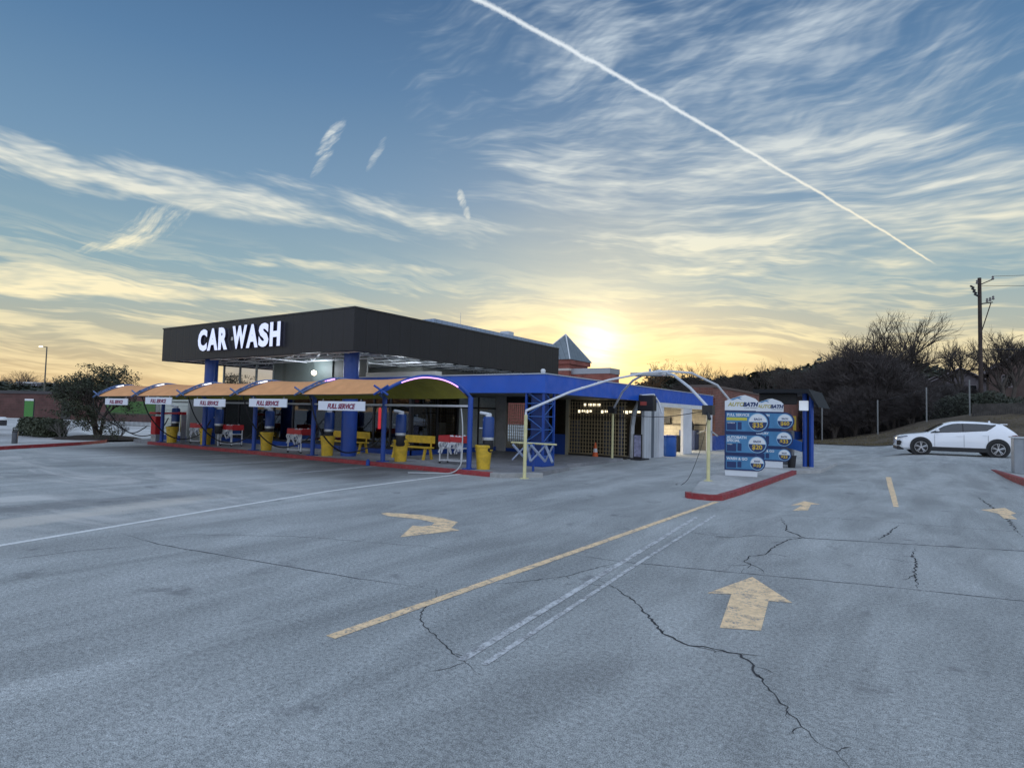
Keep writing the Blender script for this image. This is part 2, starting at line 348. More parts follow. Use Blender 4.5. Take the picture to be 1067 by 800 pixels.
def concrete_mat(name, col, joint=3.0):
    m = bpy.data.materials.new(name); m.use_nodes = True; n = NT(m.node_tree); p = m.node_tree.nodes['Principled BSDF']
    t = n.n('ShaderNodeTexCoord').outputs['Object']
    a = n.noise(t, .35, 6, .6, .5); b_ = n.noise(t, 6, 6, .7)
    f = n.m('MULTIPLY', n.ss(a, .3, .7, .72, 1.15), n.ss(b_, .3, .7, .85, 1.12)); c = n.v('MULTIPLY', (*col,), n.xyz(f, f, f))
    if joint:
        br = n.n('ShaderNodeTexBrick'); n.put(br.inputs['Vector'], t); br.offset = 0; br.inputs['Scale'].default_value = 1; br.inputs['Brick Width'].default_value = joint; br.inputs['Row Height'].default_value = joint
        br.inputs['Mortar Size'].default_value = .012; br.inputs['Color1'].default_value = (1, 1, 1, 1); br.inputs['Color2'].default_value = (.9, .9, .9, 1); br.inputs['Mortar'].default_value = (.35, .35, .35, 1)
        c = n.v('MULTIPLY', c, br.outputs[0])
    c = n.mix(n.ss(n.noise(t, 2.1, 4, .5), .62, .72, 0, .45), c, (.09, .09, .09))
    n.put(p.inputs['Base Color'], c); p.inputs['Roughness'].default_value = .8
    b = n.n('ShaderNodeBump'); b.inputs['Strength'].default_value = .3; b.inputs['Distance'].default_value = .01; n.put(b.inputs['Height'], n.noise(t, 60, 4, .6)); n.put(p.inputs['Normal'], b.outputs[0])
    return m
def brick_mat(name, c1, c2, mortar, sc=1., w=.3, h=.1):
    m = bpy.data.materials.new(name); m.use_nodes = True; n = NT(m.node_tree); p = m.node_tree.nodes['Principled BSDF']
    t = n.n('ShaderNodeTexCoord').outputs['Object']; s = n.sep(t)
    v = n.xyz(n.m('ADD', s[0], s[1]), s[2], 0)
    br = n.n('ShaderNodeTexBrick'); n.put(br.inputs['Vector'], v); br.inputs['Scale'].default_value = sc; br.inputs['Brick Width'].default_value = w; br.inputs['Row Height'].default_value = h
    br.inputs['Mortar Size'].default_value = .008; br.inputs['Color1'].default_value = (*c1, 1); br.inputs['Color2'].default_value = (*c2, 1); br.inputs['Mortar'].default_value = (*mortar, 1)
    f = n.ss(n.noise(t, .6, 5, .6), .3, .7, .75, 1.15); n.put(p.inputs['Base Color'], n.v('MULTIPLY', br.outputs[0], n.xyz(f, f, f)))
    p.inputs['Roughness'].default_value = .85
    b = n.n('ShaderNodeBump'); b.inputs['Strength'].default_value = .4; b.inputs['Distance'].default_value = .01; n.put(b.inputs['Height'], br.outputs[1]); b.invert = True; n.put(p.inputs['Normal'], b.outputs[0])
    return m
def ribbed_mat(name, col, axis, period, rough=.45, metal=0., depth=.5, var=.1):
    m = bpy.data.materials.new(name); m.use_nodes = True; n = NT(m.node_tree); p = m.node_tree.nodes['Principled BSDF']
    t = n.n('ShaderNodeTexCoord').outputs['Object']; s = n.sep(t)
    x = s[2] if axis == 'z' else n.m('ADD', s[0], s[1])
    w = n.m('PINGPONG', x, period / 2); w = n.ss(w, period * .02, period * .10)
    f = n.m('MULTIPLY', n.ss(n.noise(t, .7, 5, .6), .3, .7, 1 - var, 1 + var), n.m('ADD', .72, n.m('MULTIPLY', w, .28)))
    n.put(p.inputs['Base Color'], n.v('MULTIPLY', (*col,), n.xyz(f, f, f)))
    p.inputs['Roughness'].default_value = rough; p.inputs['Metallic'].default_value = metal
    b = n.n('ShaderNodeBump'); b.inputs['Strength'].default_value = depth; b.inputs['Distance'].default_value = .02; n.put(b.inputs['Height'], w); n.put(p.inputs['Normal'], b.outputs[0])
    return m
def paint_mat(name, col, wear=.5, under=(.30, .30, .305)):
    m = bpy.data.materials.new(name); m.use_nodes = True; n = NT(m.node_tree); p = m.node_tree.nodes['Principled BSDF']
    t = n.n('ShaderNodeTexCoord').outputs['Object']
    a = n.noise(t, 38, 5, .75); b_ = n.noise(t, 4.5, 6, .65)
    k = n.m('ADD', n.m('MULTIPLY', a, .55), n.m('MULTIPLY', b_, .45))
    c = n.mix(n.ss(k, wear - .05, wear + .07), under, col)
    f = n.ss(n.noise(t, 9, 5, .7), .3, .7, .78, 1.1)
    n.put(p.inputs['Base Color'], n.v('MULTIPLY', c, n.xyz(f, f, f))); p.inputs['Roughness'].default_value = .75
    return m
def glass_mat(name, tint=(.55, .6, .6), refl=.10):
    m = bpy.data.materials.new(name); m.use_nodes = True; n = NT(m.node_tree); m.node_tree.nodes.remove(m.node_tree.nodes['Principled BSDF'])
    tr = n.n('ShaderNodeBsdfTransparent'); tr.inputs[0].default_value = (*tint, 1)
    gl = n.n('ShaderNodeBsdfGlossy'); gl.inputs[0].default_value = (.9, .93, 1, 1); gl.inputs[1].default_value = .02
    fr = n.n('ShaderNodeFresnel'); fr.inputs[0].default_value = 1.5
    f = n.m('ADD', fr.outputs[0], refl - .04, clamp=True)
    mx = n.n('ShaderNodeMixShader'); n.put(mx.inputs[0], f); n.nt.links.new(tr.outputs[0], mx.inputs[1]); n.nt.links.new(gl.outputs[0], mx.inputs[2])
    out = [q for q in m.node_tree.nodes if q.type == 'OUTPUT_MATERIAL'][0]; n.nt.links.new(mx.outputs[0], out.inputs[0])
    return m
def foliage_mat(name, c1, c2, trans=.25):
    m = bpy.data.materials.new(name); m.use_nodes = True; n = NT(m.node_tree); p = m.node_tree.nodes['Principled BSDF']
    t = n.n('ShaderNodeTexCoord').outputs['Object']
    a = n.noise(t, 1.7, 4, .6); b_ = n.noise(t, 14, 2, .6)
    c = n.mix(n.ss(n.m('ADD', n.m('MULTIPLY', a, .6), n.m('MULTIPLY', b_, .4)), .35, .65), c1, c2)
    n.put(p.inputs['Base Color'], c); p.inputs['Roughness'].default_value = .65
    return m
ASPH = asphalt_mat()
CONC = concrete_mat('pad_concrete', (.30, .30, .31)); CONC_L = concrete_mat('pale_concrete', (.60, .60, .59), 4.5); CONC_I = concrete_mat('island_concrete', (.44, .44, .43), 0)
RED = mat('red_paint', (.30, .030, .036), .55, var=.25, vscale=4, bump=.3, bscale=30, dirt=(.20, .17, .16))
BLUE = mat('blue_paint', (.012, .065, .33), .38, var=.12, vscale=2)
BLUEF = mat('blue_fascia', (.015, .105, .54), .42, var=.10, vscale=.9)
BLACKF = ribbed_mat('black_fascia', (.011, .0105, .014), 'x', .60, .5, 0., .25, .12)
BLACKT = mat('black_trim', (.03, .03, .034), .4)
ORANGE = mat('tan_fabric', (.72, .345, .145), .85, var=.10, vscale=2.5, bump=.15, bscale=300)
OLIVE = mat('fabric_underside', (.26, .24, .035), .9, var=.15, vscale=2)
WHITEP = mat('white_paint', (.72, .73, .74), .45, var=.08, vscale=1.5, dirt=(.5, .48, .44))
WHITEM = mat('white_metal', (.68, .70, .72), .4, var=.05)
GALV = mat('galvanised_steel', (.46, .48, .50), .38, .6, var=.15, vscale=6)
YPOLE = mat('cream_yellow_paint', (.66, .62, .33), .5, var=.12, vscale=5)
YELLOW = mat('yellow_plastic', (.66, .43, .03), .5, var=.2, vscale=5, dirt=(.35, .25, .06))
DARK = mat('dark_plastic', (.018, .018, .02), .45)
RUBBER = mat('hose_rubber', (.014, .014, .016), .5)
GREYH = mat('pale_hose', (.45, .47, .48), .5)
GLASS = glass_mat('window_glass')
GLASSL = glass_mat('clerestory_glass', (.25, .3, .3), .70)
FRAME = mat('dark_frame', (.025, .025, .028), .4)
BRICK = brick_mat('red_brick', (.24, .085, .06), (.17, .06, .045), (.22, .18, .16))
BLOCK = brick_mat('beige_block', (.56, .50, .38), (.50, .44, .33), (.34, .30, .24), 1., .4, .2)
REDP = mat('red_plastic', (.50, .025, .03), .45, var=.1, vscale=8)
TOWEL = mat('towel_cloth', (.62, .64, .67), .95, var=.12, vscale=14, bump=.5, bscale=50)
BARK = mat('bark', (.075, .062, .052), .9, var=.25, vscale=8, bump=.4, bscale=25)
TWIG = mat('twigs', (.060, .048, .042), .9)
# ================================================================== ground
def sm(t): t = min(1, max(0, t)); return t * t * (3 - 2 * t)
def gh(x, y):
    return .45 * sm((y - 26) / 9) * sm((x + 4) / 4) + min(3.0, max(0, (x + 8.5) * .2)) * sm((y - 57) / 13)
def frange(a, b, s):
    r = []; k = a
    while k < b - 1e-6: r.append(k); k += s
    return r + [b]
def sheet(name, xs, ys, hf, m, dz=0):
    b = MB(); n = len(xs)
    vs = [(x, y, hf(x, y) + dz) for y in ys for x in xs]
    b.add(vs, [(j * n + i, j * n + i + 1, (j + 1) * n + i + 1, (j + 1) * n + i) for j in range(len(ys) - 1) for i in range(n - 1)])
    return b.build(name, m, smooth=False)
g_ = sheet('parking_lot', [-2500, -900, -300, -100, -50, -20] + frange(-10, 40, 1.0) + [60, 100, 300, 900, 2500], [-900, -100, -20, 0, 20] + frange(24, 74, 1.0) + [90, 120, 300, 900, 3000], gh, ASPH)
struct(g_)
for p in g_.data.polygons: p.use_smooth = True
GRASS = mat('dry_grass', (.105, .082, .056), .95, var=.35, vscale=.6, bump=.8, bscale=18, dirt=(.15, .12, .07))
bank = sheet('grass_bank', frange(-10.3, 70, .8), frange(57.5, 130, .9), lambda x, y: gh(x, y) + .05 + .12 * random.Random(int(x * 9) * 977 + int(y * 7)).random() * sm((y - 58) / 3), GRASS)
struct(bank)
for p in bank.data.polygons: p.use_smooth = True
bk = MB(); bk.box(-10.3, 57.2, -.1, 70, 57.4, .62 + .0); 
struct(sheet('left_lot', [-120, -90, -60, -45, -33.2], [4, 9, 14, 22, 30, 38, 44], lambda x, y: .006, CONC_L))
# the raised service walk with its red kerb
PADZ = .13
pad = [(-31.7, 15.22), (-10.75, 15.22), (-9.95, 16.2), (-10.35, 18.9), (-10.85, 19.6), (-10.85, 24.6), (-17.4, 24.6), (-17.4, 18.5), (-34.6, 18.5), (-34.6, 15.6), (-33.6, 15.22)]
struct(MB().prism(pad, -.1, PADZ).build('service_walk', CONC))
kb = MB(); kb.box(-31.9, 15.03, -.05, -10.95, 15.215, PADZ + .006)
struct(kb.build('red_kerb', RED, bevel=.015))
k2 = MB(); k2.prism([(-10.945, 15.03), (-10.55, 15.03), (-9.75, 16.15), (-9.94, 16.19), (-10.75, 15.215), (-10.945, 15.215)], -.05, PADZ + .003)
struct(k2.build('kerb', CONC_I, bevel=.01))
# menu island
isl = [(-4.72, 14.75), (-4.12, 14.70), (-4.02, 16.2), (-4.0, 24.2), (-3.3, 25.4), (-3.3, 30.5), (-5.9, 30.5), (-5.9, 21.5), (-5.35, 17.4)]
struct(MB().prism(isl, -.05, .125).build('menu_island', CONC_I))
def strip(pts, w, closed=False):   # offset polygon ribbon outward for kerbs
    out = []
    for i, p in enumerate(pts):
        a = Vector(pts[max(i - 1, 0)]); c = Vector(pts[min(i + 1, len(pts) - 1)]); t = (c - a).normalized(); n_ = Vector((t.y, -t.x)); out.append((p[0] + n_.x * w, p[1] + n_.y * w))
    return out
kp = [(-4.90, 14.80), (-4.80, 14.62), (-4.60, 14.56), (-4.20, 14.56), (-4.0, 14.75), (-3.94, 16.2), (-3.92, 20), (-3.92, 24.1)]
ki = strip(kp, -.15); kk = MB()
for i in range(len(kp) - 1): kk.prism([kp[i], kp[i + 1], ki[i + 1], ki[i]], -.05, .131)
struct(kk.build('red_kerb', RED))
# right island
RX = [(2.05, 30.2), (2.55, 25.6), (3.1, 19.5), (6, 15), (9, 15), (9, 31.5), (2.6, 31.6)]
struct(MB().prism([(x + .16, y) for x, y in RX[:3]] + RX[3:], -.1, .20).build('side_island', CONC_I))
kk = MB(); rk = [(2.6, 31.75), (2.02, 31.4), (2.02, 30.2), (2.55, 25.6), (3.1, 19.5), (6, 15)]; ri = strip(rk, -.17)
ri = [(x + .17, y) for x, y in rk]
for i in range(len(rk) - 1): kk.prism([rk[i], rk[i + 1], ri[i + 1], ri[i]], -.1, .215)
struct(kk.build('red_kerb', RED))
# left planting island kerb
lk = [(-30.4, 8.6), (-30.9, 9.4), (-31.7, 11), (-32.5, 12.4), (-33.7, 13.9), (-35.2, 14.7)]; li = strip(lk, -.16)
kk = MB()
for i in range(len(lk) - 1): kk.prism([lk[i], lk[i + 1], (lk[i + 1][0] - .15, lk[i + 1][1] + .02), (lk[i][0] - .15, lk[i][1] + .02)], -.05, .14)
struct(kk.build('red_kerb', RED))
MULCH = mat('mulch', (.045, .035, .03), .95, var=.3, vscale=5, bump=.8, bscale=20)
struct(MB().prism([(-30.6, 8.6), (-31.1, 9.4), (-31.9, 11), (-32.7, 12.4), (-33.9, 13.9), (-36, 15), (-45, 17), (-52, 15.5), (-52, 8), (-36, 7)], -.05, .10).build('planting_bed', concrete_mat('bed_concrete', (.44, .44, .44), 0)))
# ---- painted markings (thin sheets draped on the lot)
YP = paint_mat('worn_yellow_paint', (.95, .68, .40), .435); WP = paint_mat('worn_white_paint', (.58, .60, .62), .49); WP2 = paint_mat('fresh_white_paint', (.62, .63, .63), .47)
def flat(name, polys, m, z=.004):
    b = MB()
    for pl in polys:
        b.add([(x, y, gh(x, y) + z) for x, y in pl], [tuple(range(len(pl)))])
    o = b.build(name, m)
    # make the faces point up
    for p in o.data.polygons:
        if p.normal.z < 0: p.flip()
    return struct(o)
def ribbon(pts, w, jit=0, seed=1, taper=False, sub=1):
    rnd = random.Random(seed); P = []
    for i in range(len(pts) - 1):
        a, b = Vector(pts[i]), Vector(pts[i + 1]); k = max(1, int((b - a).length / sub))
        for j in range(k):
            q = a.lerp(b, j / k); n_ = (b - a).normalized(); q = q + Vector((-n_.y, n_.x)) * rnd.uniform(-jit, jit); P.append(q)
    P.append(Vector(pts[-1])); L = []; Rr = []
    for i, p in enumerate(P):
        t = (P[min(i + 1, len(P) - 1)] - P[max(i - 1, 0)]).normalized(); n_ = Vector((-t.y, t.x))
        ww = w * (rnd.uniform(.35, 1.25) if jit else 1)
        if taper: ww *= max(.15, min(1, 4 * min(i, len(P) - 1 - i) / len(P)))
        L.append(p + n_ * ww / 2); Rr.append(p - n_ * ww / 2)
    return [[tuple(L[i]), tuple(Rr[i]), tuple(Rr[i + 1]), tuple(L[i + 1])] for i in range(len(P) - 1)]
flat('yellow_lane_line', ribbon([(-4.155, 3.50), (-4.10, 9), (-4.05, 14.5)], .115), YP)
flat('yellow_lane_line', [[DASH[i], DASH[i + 1], DASHR[i + 1], DASHR[i]] for i in range(3)], YP)
flat('faded_white_line', ribbon([(-2.99, 3.79), (-3.35, 7.8), (-3.72, 11.95)], .075), WP2)
flat('faded_white_line', ribbon([(-2.80, 3.83), (-3.16, 7.9), (-3.50, 12.4)], .055), WP2)
flat('stall_line', ribbon([(-9.6, 0.2), (-10.19, 3.01), (-11.0, 6.5), (-11.63, 9.51), (-11.9, 12.5), (-12.07, 15.0)], .12), mat('bright_line', (.80, .80, .78), .7, var=.12, vscale=5, dirt=(.45, .45, .45)))
flat('lane_arrow', [ARROW], YP); flat('turn_arrow', [[TURN[i] for i in (0, 1, 2, 12, 13)], [TURN[i] for i in (2, 3, 4, 5, 11, 12)], [TURN[i] for i in (11, 5, 10)], [TURN[i] for i in (5, 6, 7, 8, 9, 10)]], YP)
flat('lane_arrow', [AR2], YP); flat('lane_arrow', [AR3], YP)
flat('faded_white_line', ribbon(F1, .10) + ribbon(F2, .11), WP); flat('faded_white_line', ribbon([(-6.0, 31), (-2.5, 31.4), (1.0, 31.8)], .16), WP2)
flat('faded_white_line', ribbon([(-2.4, 34.5), (-2.0, 37.5)], .2) + ribbon([(-6.2, 27.5), (-5.9, 33.5)], .1), WP)
for i_ in range(4): flat('stall_line', ribbon([(-15.6 - 3.85 * i_, 11.4), (-15.75 - 3.85 * i_, 14.95)], .09), WP)
CRACK = mat('dark_crack', (.045, .046, .050), .95)  # cracks are thin dark ribbons laid on the lot
SEAL = mat('seam_tar', (.09, .092, .10), .9)
cr = []
for i_, (k_, w_) in enumerate(((K1, .022), (K2, .013), (K3, .014), (K4, .030), (K5, .028), (K6, .04), (K7, .03), (SF, .009), (SE, .016))):
    cr += ribbon(k_, w_, w_ * .9, 10 + i_, True, .045 if k_ in (K1, K3, K2) else .07)
rb = random.Random(99)
for k_, w_ in ((K1, .010), (K4, .014), (K3, .008), (K5, .012), (K2, .008)):
    for p_ in k_[1:-1]:
        if rb.random() < .6:
            a_ = rb.uniform(0, 6.28); l_ = rb.uniform(.08, .35) * (2 if k_ in (K4, K5) else 1); q_ = [p_]
            for i_ in range(4): a_ += rb.uniform(-.6, .6); q_.append((q_[-1][0] + math.cos(a_) * l_ / 4, q_[-1][1] + math.sin(a_) * l_ / 4))
            cr += ribbon(q_, w_, w_ * .5, rb.randrange(999), True, .04)
flat('pavement_cracks', cr, CRACK, .0025)
sr = []
for i_, (k_, w_) in enumerate(((SA, .026), (SB, .026), (SC, .042), (SD, .020))): sr += ribbon(k_, w_, .008, 30 + i_, True, .12)
sr += ribbon([(-26, 3.2), (-20, 6.4), (-15, 8.4)], .03, .05, 51, True, .3) + ribbon([(-9.9, 4.4), (-8, 5.8), (-6, 6.6), (-4.6, 6.7)], .012, .03, 52, True, .12) + ribbon([(-3.0, 13.3), (-1, 13.9), (1.2, 14.4), (3, 14.9)], .022, .02, 53, True, .2)
flat('pavement_seams', sr, SEAL, .0018)
# ================================================================== entrance canopy (black fascia)
CX0, CX1, CY0, CY1 = -31.45, -17.5, 15.3, 30.45; CB, CT = 4.12, 5.70
cn = thing('entrance_canopy', 'large flat canopy with black ribbed fascia on thick blue columns above the car wash entrance', 'canopy', (-17.5, 15.3, 0)); o_ = (-17.5, 15.3, 0)
b = MB(); b.box(CX0, CY0, CB, CX1, CY0 + .25, CT).box(CX1 - .25, CY0 + .25, CB, CX1, CY1, CT).box(CX0, CY0 + .25, CB, CX0 + .25, CY1, CT).box(CX0 + .25, CY1 - .25, CB, CX1 - .25, CY1, CT)
b.build('fascia', BLACKF, cn, o_)
b = MB(); b.box(CX0 - .03, CY0 - .03, CT + .003, CX1 + .03, CY0 + .28, CT + .06).box(CX1 - .28, CY0 + .283, CT + .003, CX1 + .03, CY1, CT + .06).box(CX0 - .03, CY0 + .283, CT + .003, CX0 + .28, CY1, CT + .06); b.build('coping', BLACKT, cn, o_)
b = MB(); b.box(CX0 + .26, CY0 + .26, 4.70, CX1 - .26, CY1 - .26, 4.80); b.build('roof_deck', mat('deck_steel', (.50, .53, .56), .55, .1, var=.1), cn, o_)
JM = mat('joist_white', (.80, .82, .84), .5)
for i in range(13):
    y = CY0 + .75 + i * 1.15
    b = MB(); zt, zb = 4.62, 4.17
    b.tube([(CX0 + .3, y, zt), (CX1 - .3, y, zt)], .035, 5).tube([(CX0 + .6, y, zb), (CX1 - .6, y, zb)], .035, 5)
    nseg = 18; xs = [CX0 + .4 + (CX1 - CX0 - .8) * k / nseg for k in range(nseg + 1)]
    for k in range(nseg):
        b.tube([(xs[k], y, zt if k % 2 else zb), (xs[k + 1], y, zb if k % 2 else zt)], .018, 4)
    b.build('joist', JM, cn, o_)
for i in range(5):
    x = CX0 + 1.2 + i * 2.9; b = MB(); b.tube([(x, CY0 + .3, 4.14), (x, CY1 - .3, 4.14)], .03, 5)
    for k in range(12):
        y = CY0 + .8 + k * 1.15; b.tube([(x, y, 4.2), (x + .5, y + 1.1, 4.6)], .015, 4)
    b.build('brace', JM, cn, o_)
for (x, y) in ((-18.78, 16.35), (-28.6, 16.25), (-18.78, 28.6), (-28.6, 28.6)):
    b = MB(); b.lathe([(.30, PADZ if y < 18 else 4.0), (.30, 4.69)], (x, y, 0), 28); b.build('column', BLUE, cn, o_, True)
# sign
sg = thing('roof_sign', 'white illuminated channel letters spelling CAR WASH on the black fascia', 'sign', (-25, 15.3, 4.4)); o2 = (-25, 15.3, 4.4)
LIT = mat('letter_face', (.8, .8, .85), .4, emit=(.56, .64, 1.0), es=.55); RET = mat('letter_return', (.03, .03, .05), .4)
def letter(ch, x, w, h=1.0):
    M = Matrix.Translation((x, 15.19, 4.45)) @ Matrix.Rotation(R(90), 4, 'X')
    base = text_mb(ch, 1.0, .07, .055, 0)
    xs = [v[0] for v in base.v]; ys = [v[1] for v in base.v]; x0, x1, y0, y1 = min(xs), max(xs), min(ys), max(ys)
    base.v = [tuple(M @ Vector(((v[0] - (x0 + x1) / 2) / (x1 - x0) * w, (v[1] - y0) / (y1 - y0) * h, v[2]))) for v in base.v]
    # side faces dark
    for i, f in enumerate(base.f):
        ys_ = [base.v[k][1] for k in f]; base.mi[i] = 1 if max(ys_) - min(ys_) > .02 else 0
    base.build('letter', [LIT, RET], sg, o2)
cx = -27.87
for ch, w, gap in (('C', .76, .03), ('A', .86, .04), ('R', .72, .36), ('W', 1.08, -.02), ('A', .84, .03), ('S', .70, .08), ('H', .70, 0)):
    letter(ch, cx + w / 2, w); cx += w + gap
# small fixture between the two words
bz = MB().box(-25.35, 15.22, 4.85, -25.2, 15.29, 5.0); bz.build('spacer', GALV, sg, o2)
# ================================================================== main building
bd = thing('car_wash_building', 'low car wash building with bright blue fascia, dark glass front and white service bays', 'building', (-10.8, 17.9, 0)); ob = (-10.8, 17.9, 0)
def part(b, name, m, parent=None, **k): return b.build(name, m, parent or bd, ob, **k)
FZ0, FZ1 = 2.66, 3.30
part(MB().box(-20.3, 17.9, FZ0, -10.8, 18.05, FZ1).box(-10.95, 18.053, FZ0, -10.8, 37.7, FZ1), 'fascia', BLUEF)
part(MB().box(-31.2, 18.053, FZ0 + .1, -10.953, 37.7, FZ1 - .25), 'roof', mat('soffit', (.30, .30, .29), .7, var=.1))
part(MB().box(-20.32, 17.86, FZ1 + .003, -10.76, 18.1, FZ1 + .04).box(-11.0, 18.103, FZ1 + .003, -10.76, 37.7, FZ1 + .04), 'coping', mat('pale_coping', (.45, .5, .58), .4, .2))
# upper volume under canopy
part(MB().box(-31.4, 22.2, FZ1 - .2, -20.4, 29, 4.1), 'upper_wall', mat('upper_wall', (.30, .31, .28), .6, var=.08))
part(MB().box(-31.5, 18.6, FZ1 - .25, -31.4, 22.2, 4.28), 'upper_wall', mat('upper_wall2', (.42, .46, .45), .5))
part(MB().box(-26.95, 18.55, FZ1 - .24, -22.6, 18.7, 4.28), 'upper_wall', ribbed_mat('grey_green_panel', (.17, .21, .20), 'x', 2.1, .5))
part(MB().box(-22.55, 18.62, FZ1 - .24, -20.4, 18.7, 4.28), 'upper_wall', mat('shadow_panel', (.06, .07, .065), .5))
part(MB().box(-20.3, 18.5, FZ1 + .05, -16.3, 18.9, 3.56), 'parapet', mat('cream_parapet', (.62, .60, .52), .6, var=.05))
cw_ = part(MB().box(-31.4, 18.55, FZ1 - .24, -27.0, 18.58, 4.28), 'clerestory_window', GLASSL)
fr = MB()
for x in (-31.4, -29.9, -28.45, -27.0): fr.box(x - .03, 18.50, FZ1 - .24, x + .03, 18.62, 4.28)
fr.box(-31.4, 18.51, 4.283, -22.6, 18.61, 4.34); part(fr, 'frame', mat('pale_frame', (.35, .4, .4), .4), cw_)
# rear rooftop volume
part(MB().box(-27, 22.5, 5.2, -20, 34, 6.5), 'roof_monitor', ribbed_mat('blue_grey_metal', (.28, .36, .50), 'x', .4, .35, .3))
part(MB().box(-17.0, 25.0, 3.3, -16.75, 25.3, 3.75), 'vent', WHITEM)
# storefront -------------------------------------------------------
SY = 18.4; ST = 2.66
# interior
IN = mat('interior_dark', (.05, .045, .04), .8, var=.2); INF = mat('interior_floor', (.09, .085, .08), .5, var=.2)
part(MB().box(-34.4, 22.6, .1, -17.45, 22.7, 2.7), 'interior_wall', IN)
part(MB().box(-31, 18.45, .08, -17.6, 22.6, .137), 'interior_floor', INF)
each([(x, 18.75 + .2 * (k % 3), .3, x + .28 + .12 * (k % 2), 18.8 + .2 * (k % 3), 2.6) for k, x in enumerate([-30.3, -29.5, -28.9, -27.3, -25.9, -24.7, -23.6, -22.9])], 'blind', mat('beige_blind', (.36, .30, .24), .8, var=.15))
rr = random.Random(5)
each([(-22.3 + k * .55, 20.2, .14, -21.85 + k * .55, 20.6, .9 + rr.random() * .6) for k in range(9)] + [(-29.8 + k * 1.5, 20.6, .14, -29 + k * 1.5, 21.1, 1.0 + rr.random() * .5) for k in range(5)], 'display_counter', mat('counter', (.22, .19, .16), .6, var=.3, vscale=2))
gm = [mat('goods_a', (.4, .38, .35)), mat('goods_b', (.35, .12, .08)), mat('goods_c', (.1, .16, .3)), mat('goods_d', (.3, .28, .1))]
for k in range(46):
    x = rr.uniform(-22.2, -17.8); z = rr.choice([.95, 1.25, 1.6]); part(MB().box(x, 19.9, z, x + rr.uniform(.05, .16), 20.1, z + rr.uniform(.08, .26)), 'merchandise', gm[rr.randrange(4)])

lightm = mat('warm_lamp', (.9, .8, .6), emit=(1, .85, .6), es=3.5)
for x in (-25.8, -24.2, -22.8, -20.2, -18.9): part(MB().lathe([(.06, 0), (.07, .05)], (x, 20.8, 2.50), 12), 'ceiling_lamp', lightm)
# glass panes and frames
xs = [-30.95, -29.6, -28.1, -26.6, -25.1, -23.6, -22.2, -20.9, -19.6, -18.6, -17.5]
for i in range(len(xs) - 1):
    f = MB().box(xs[i] - .045, SY - .04, .33, xs[i] + .045, SY + .06, ST).box(xs[i] + .045, SY - .035, 2.12, xs[i + 1] - .045, SY + .055, 2.20).box(xs[i] + .045, SY - .035, .33, xs[i + 1] - .045, SY + .055, .42)
    w = part(f, 'window', FRAME)
    part(MB().box(xs[i] + .046, SY, .421, xs[i + 1] - .046, SY + .015, 2.119).box(xs[i] + .046, SY, 2.201, xs[i + 1] - .046, SY + .015, ST), 'pane', GLASS, w)
part(MB().box(-17.545, SY - .04, .13, -17.42, SY + .06, ST), 'corner_frame', FRAME)
part(MB().box(-31, SY - .12, .131, -17.42, SY + .05, .325), 'base_curb', BLUE)
# return wall going back on the right
ys = [18.47, 20.0, 21.4, 22.9, 24.3]
for i in range(4):
    f = MB().box(-17.5, ys[i] - .04, .33, -17.4, ys[i] + .04, ST).box(-17.5, ys[i] + .04, 2.12, -17.405, ys[i + 1] - .04, 2.20)
    w = part(f, 'window', FRAME)
    part(MB().box(-17.46, ys[i] + .041, .34, -17.44, ys[i + 1] - .041, 2.119).box(-17.46, ys[i] + .041, 2.201, -17.44, ys[i + 1] - .041, ST), 'pane', GLASS if i < 2 else mat('frosted_glass', (.42, .46, .44), .3, var=.08), w)
part(MB().box(-17.55, 18.47, .131, -17.38, 24.3, .325), 'base_curb', BLUE)
part(MB().box(-17.5, 24.34, PADZ, -16.9, 24.6, ST + .1), 'pilaster', mat('grey_stucco', (.42, .42, .41), .8, var=.12, bump=.3))
# grille wall at the back of the porch
def grille(x0, x1, y, z0, z1, name, sp=.17, m=None, parent=None):
    b = MB(); k = x0
    while k <= x1 + 1e-3: b.box(k - .012, y - .012, z0, k + .012, y + .012, z1); k += sp
    k = z0
    while k <= z1 + 1e-3: b.box(x0, y + .013, k - .012, x1, y + .033, k + .012); k += sp * 1.15
    return part(b, name, m or mat('tan_grille', (.42, .36, .24), .5, .1), parent)
part(MB().box(-16.9, 24.44, 2.45, -15.6, 24.6, 2.76).box(-15.75, 24.44, .13, -15.6, 24.6, 2.449), 'door_frame', FRAME)
grille(-16.85, -15.8, 24.5, .3, 2.4, 'security_gate', .12)
part(MB().box(-16.9, 24.46, .131, -15.76, 24.56, .29), 'base_curb', BLUE)
part(MB().box(-15.55, 25.8, .0, -14.35, 25.95, 1.0), 'low_wall', BLUE)
part(MB().box(-14.35, 25.75, .0, -14.2, 25.95, 2.7), 'grille_post', mat('tan_post', (.36, .34, .25), .5))
grille(-14.2, -11.25, 25.85, .15, 2.6, 'security_gate', .15, mat('tan_grille_b', (.42, .34, .20), .5, .1))
each([(-14.2, 25.8, .0, -11.25, 25.95, .14), (-14.2, 25.78, 1.85, -11.25, 25.83, 1.89)], 'gate_rail', mat('bronze_dark', (.035, .03, .022), .5))
part(MB().box(-15.6, 24.6, .0, -15.5, 25.8, 2.7), 'side_wall', IN)
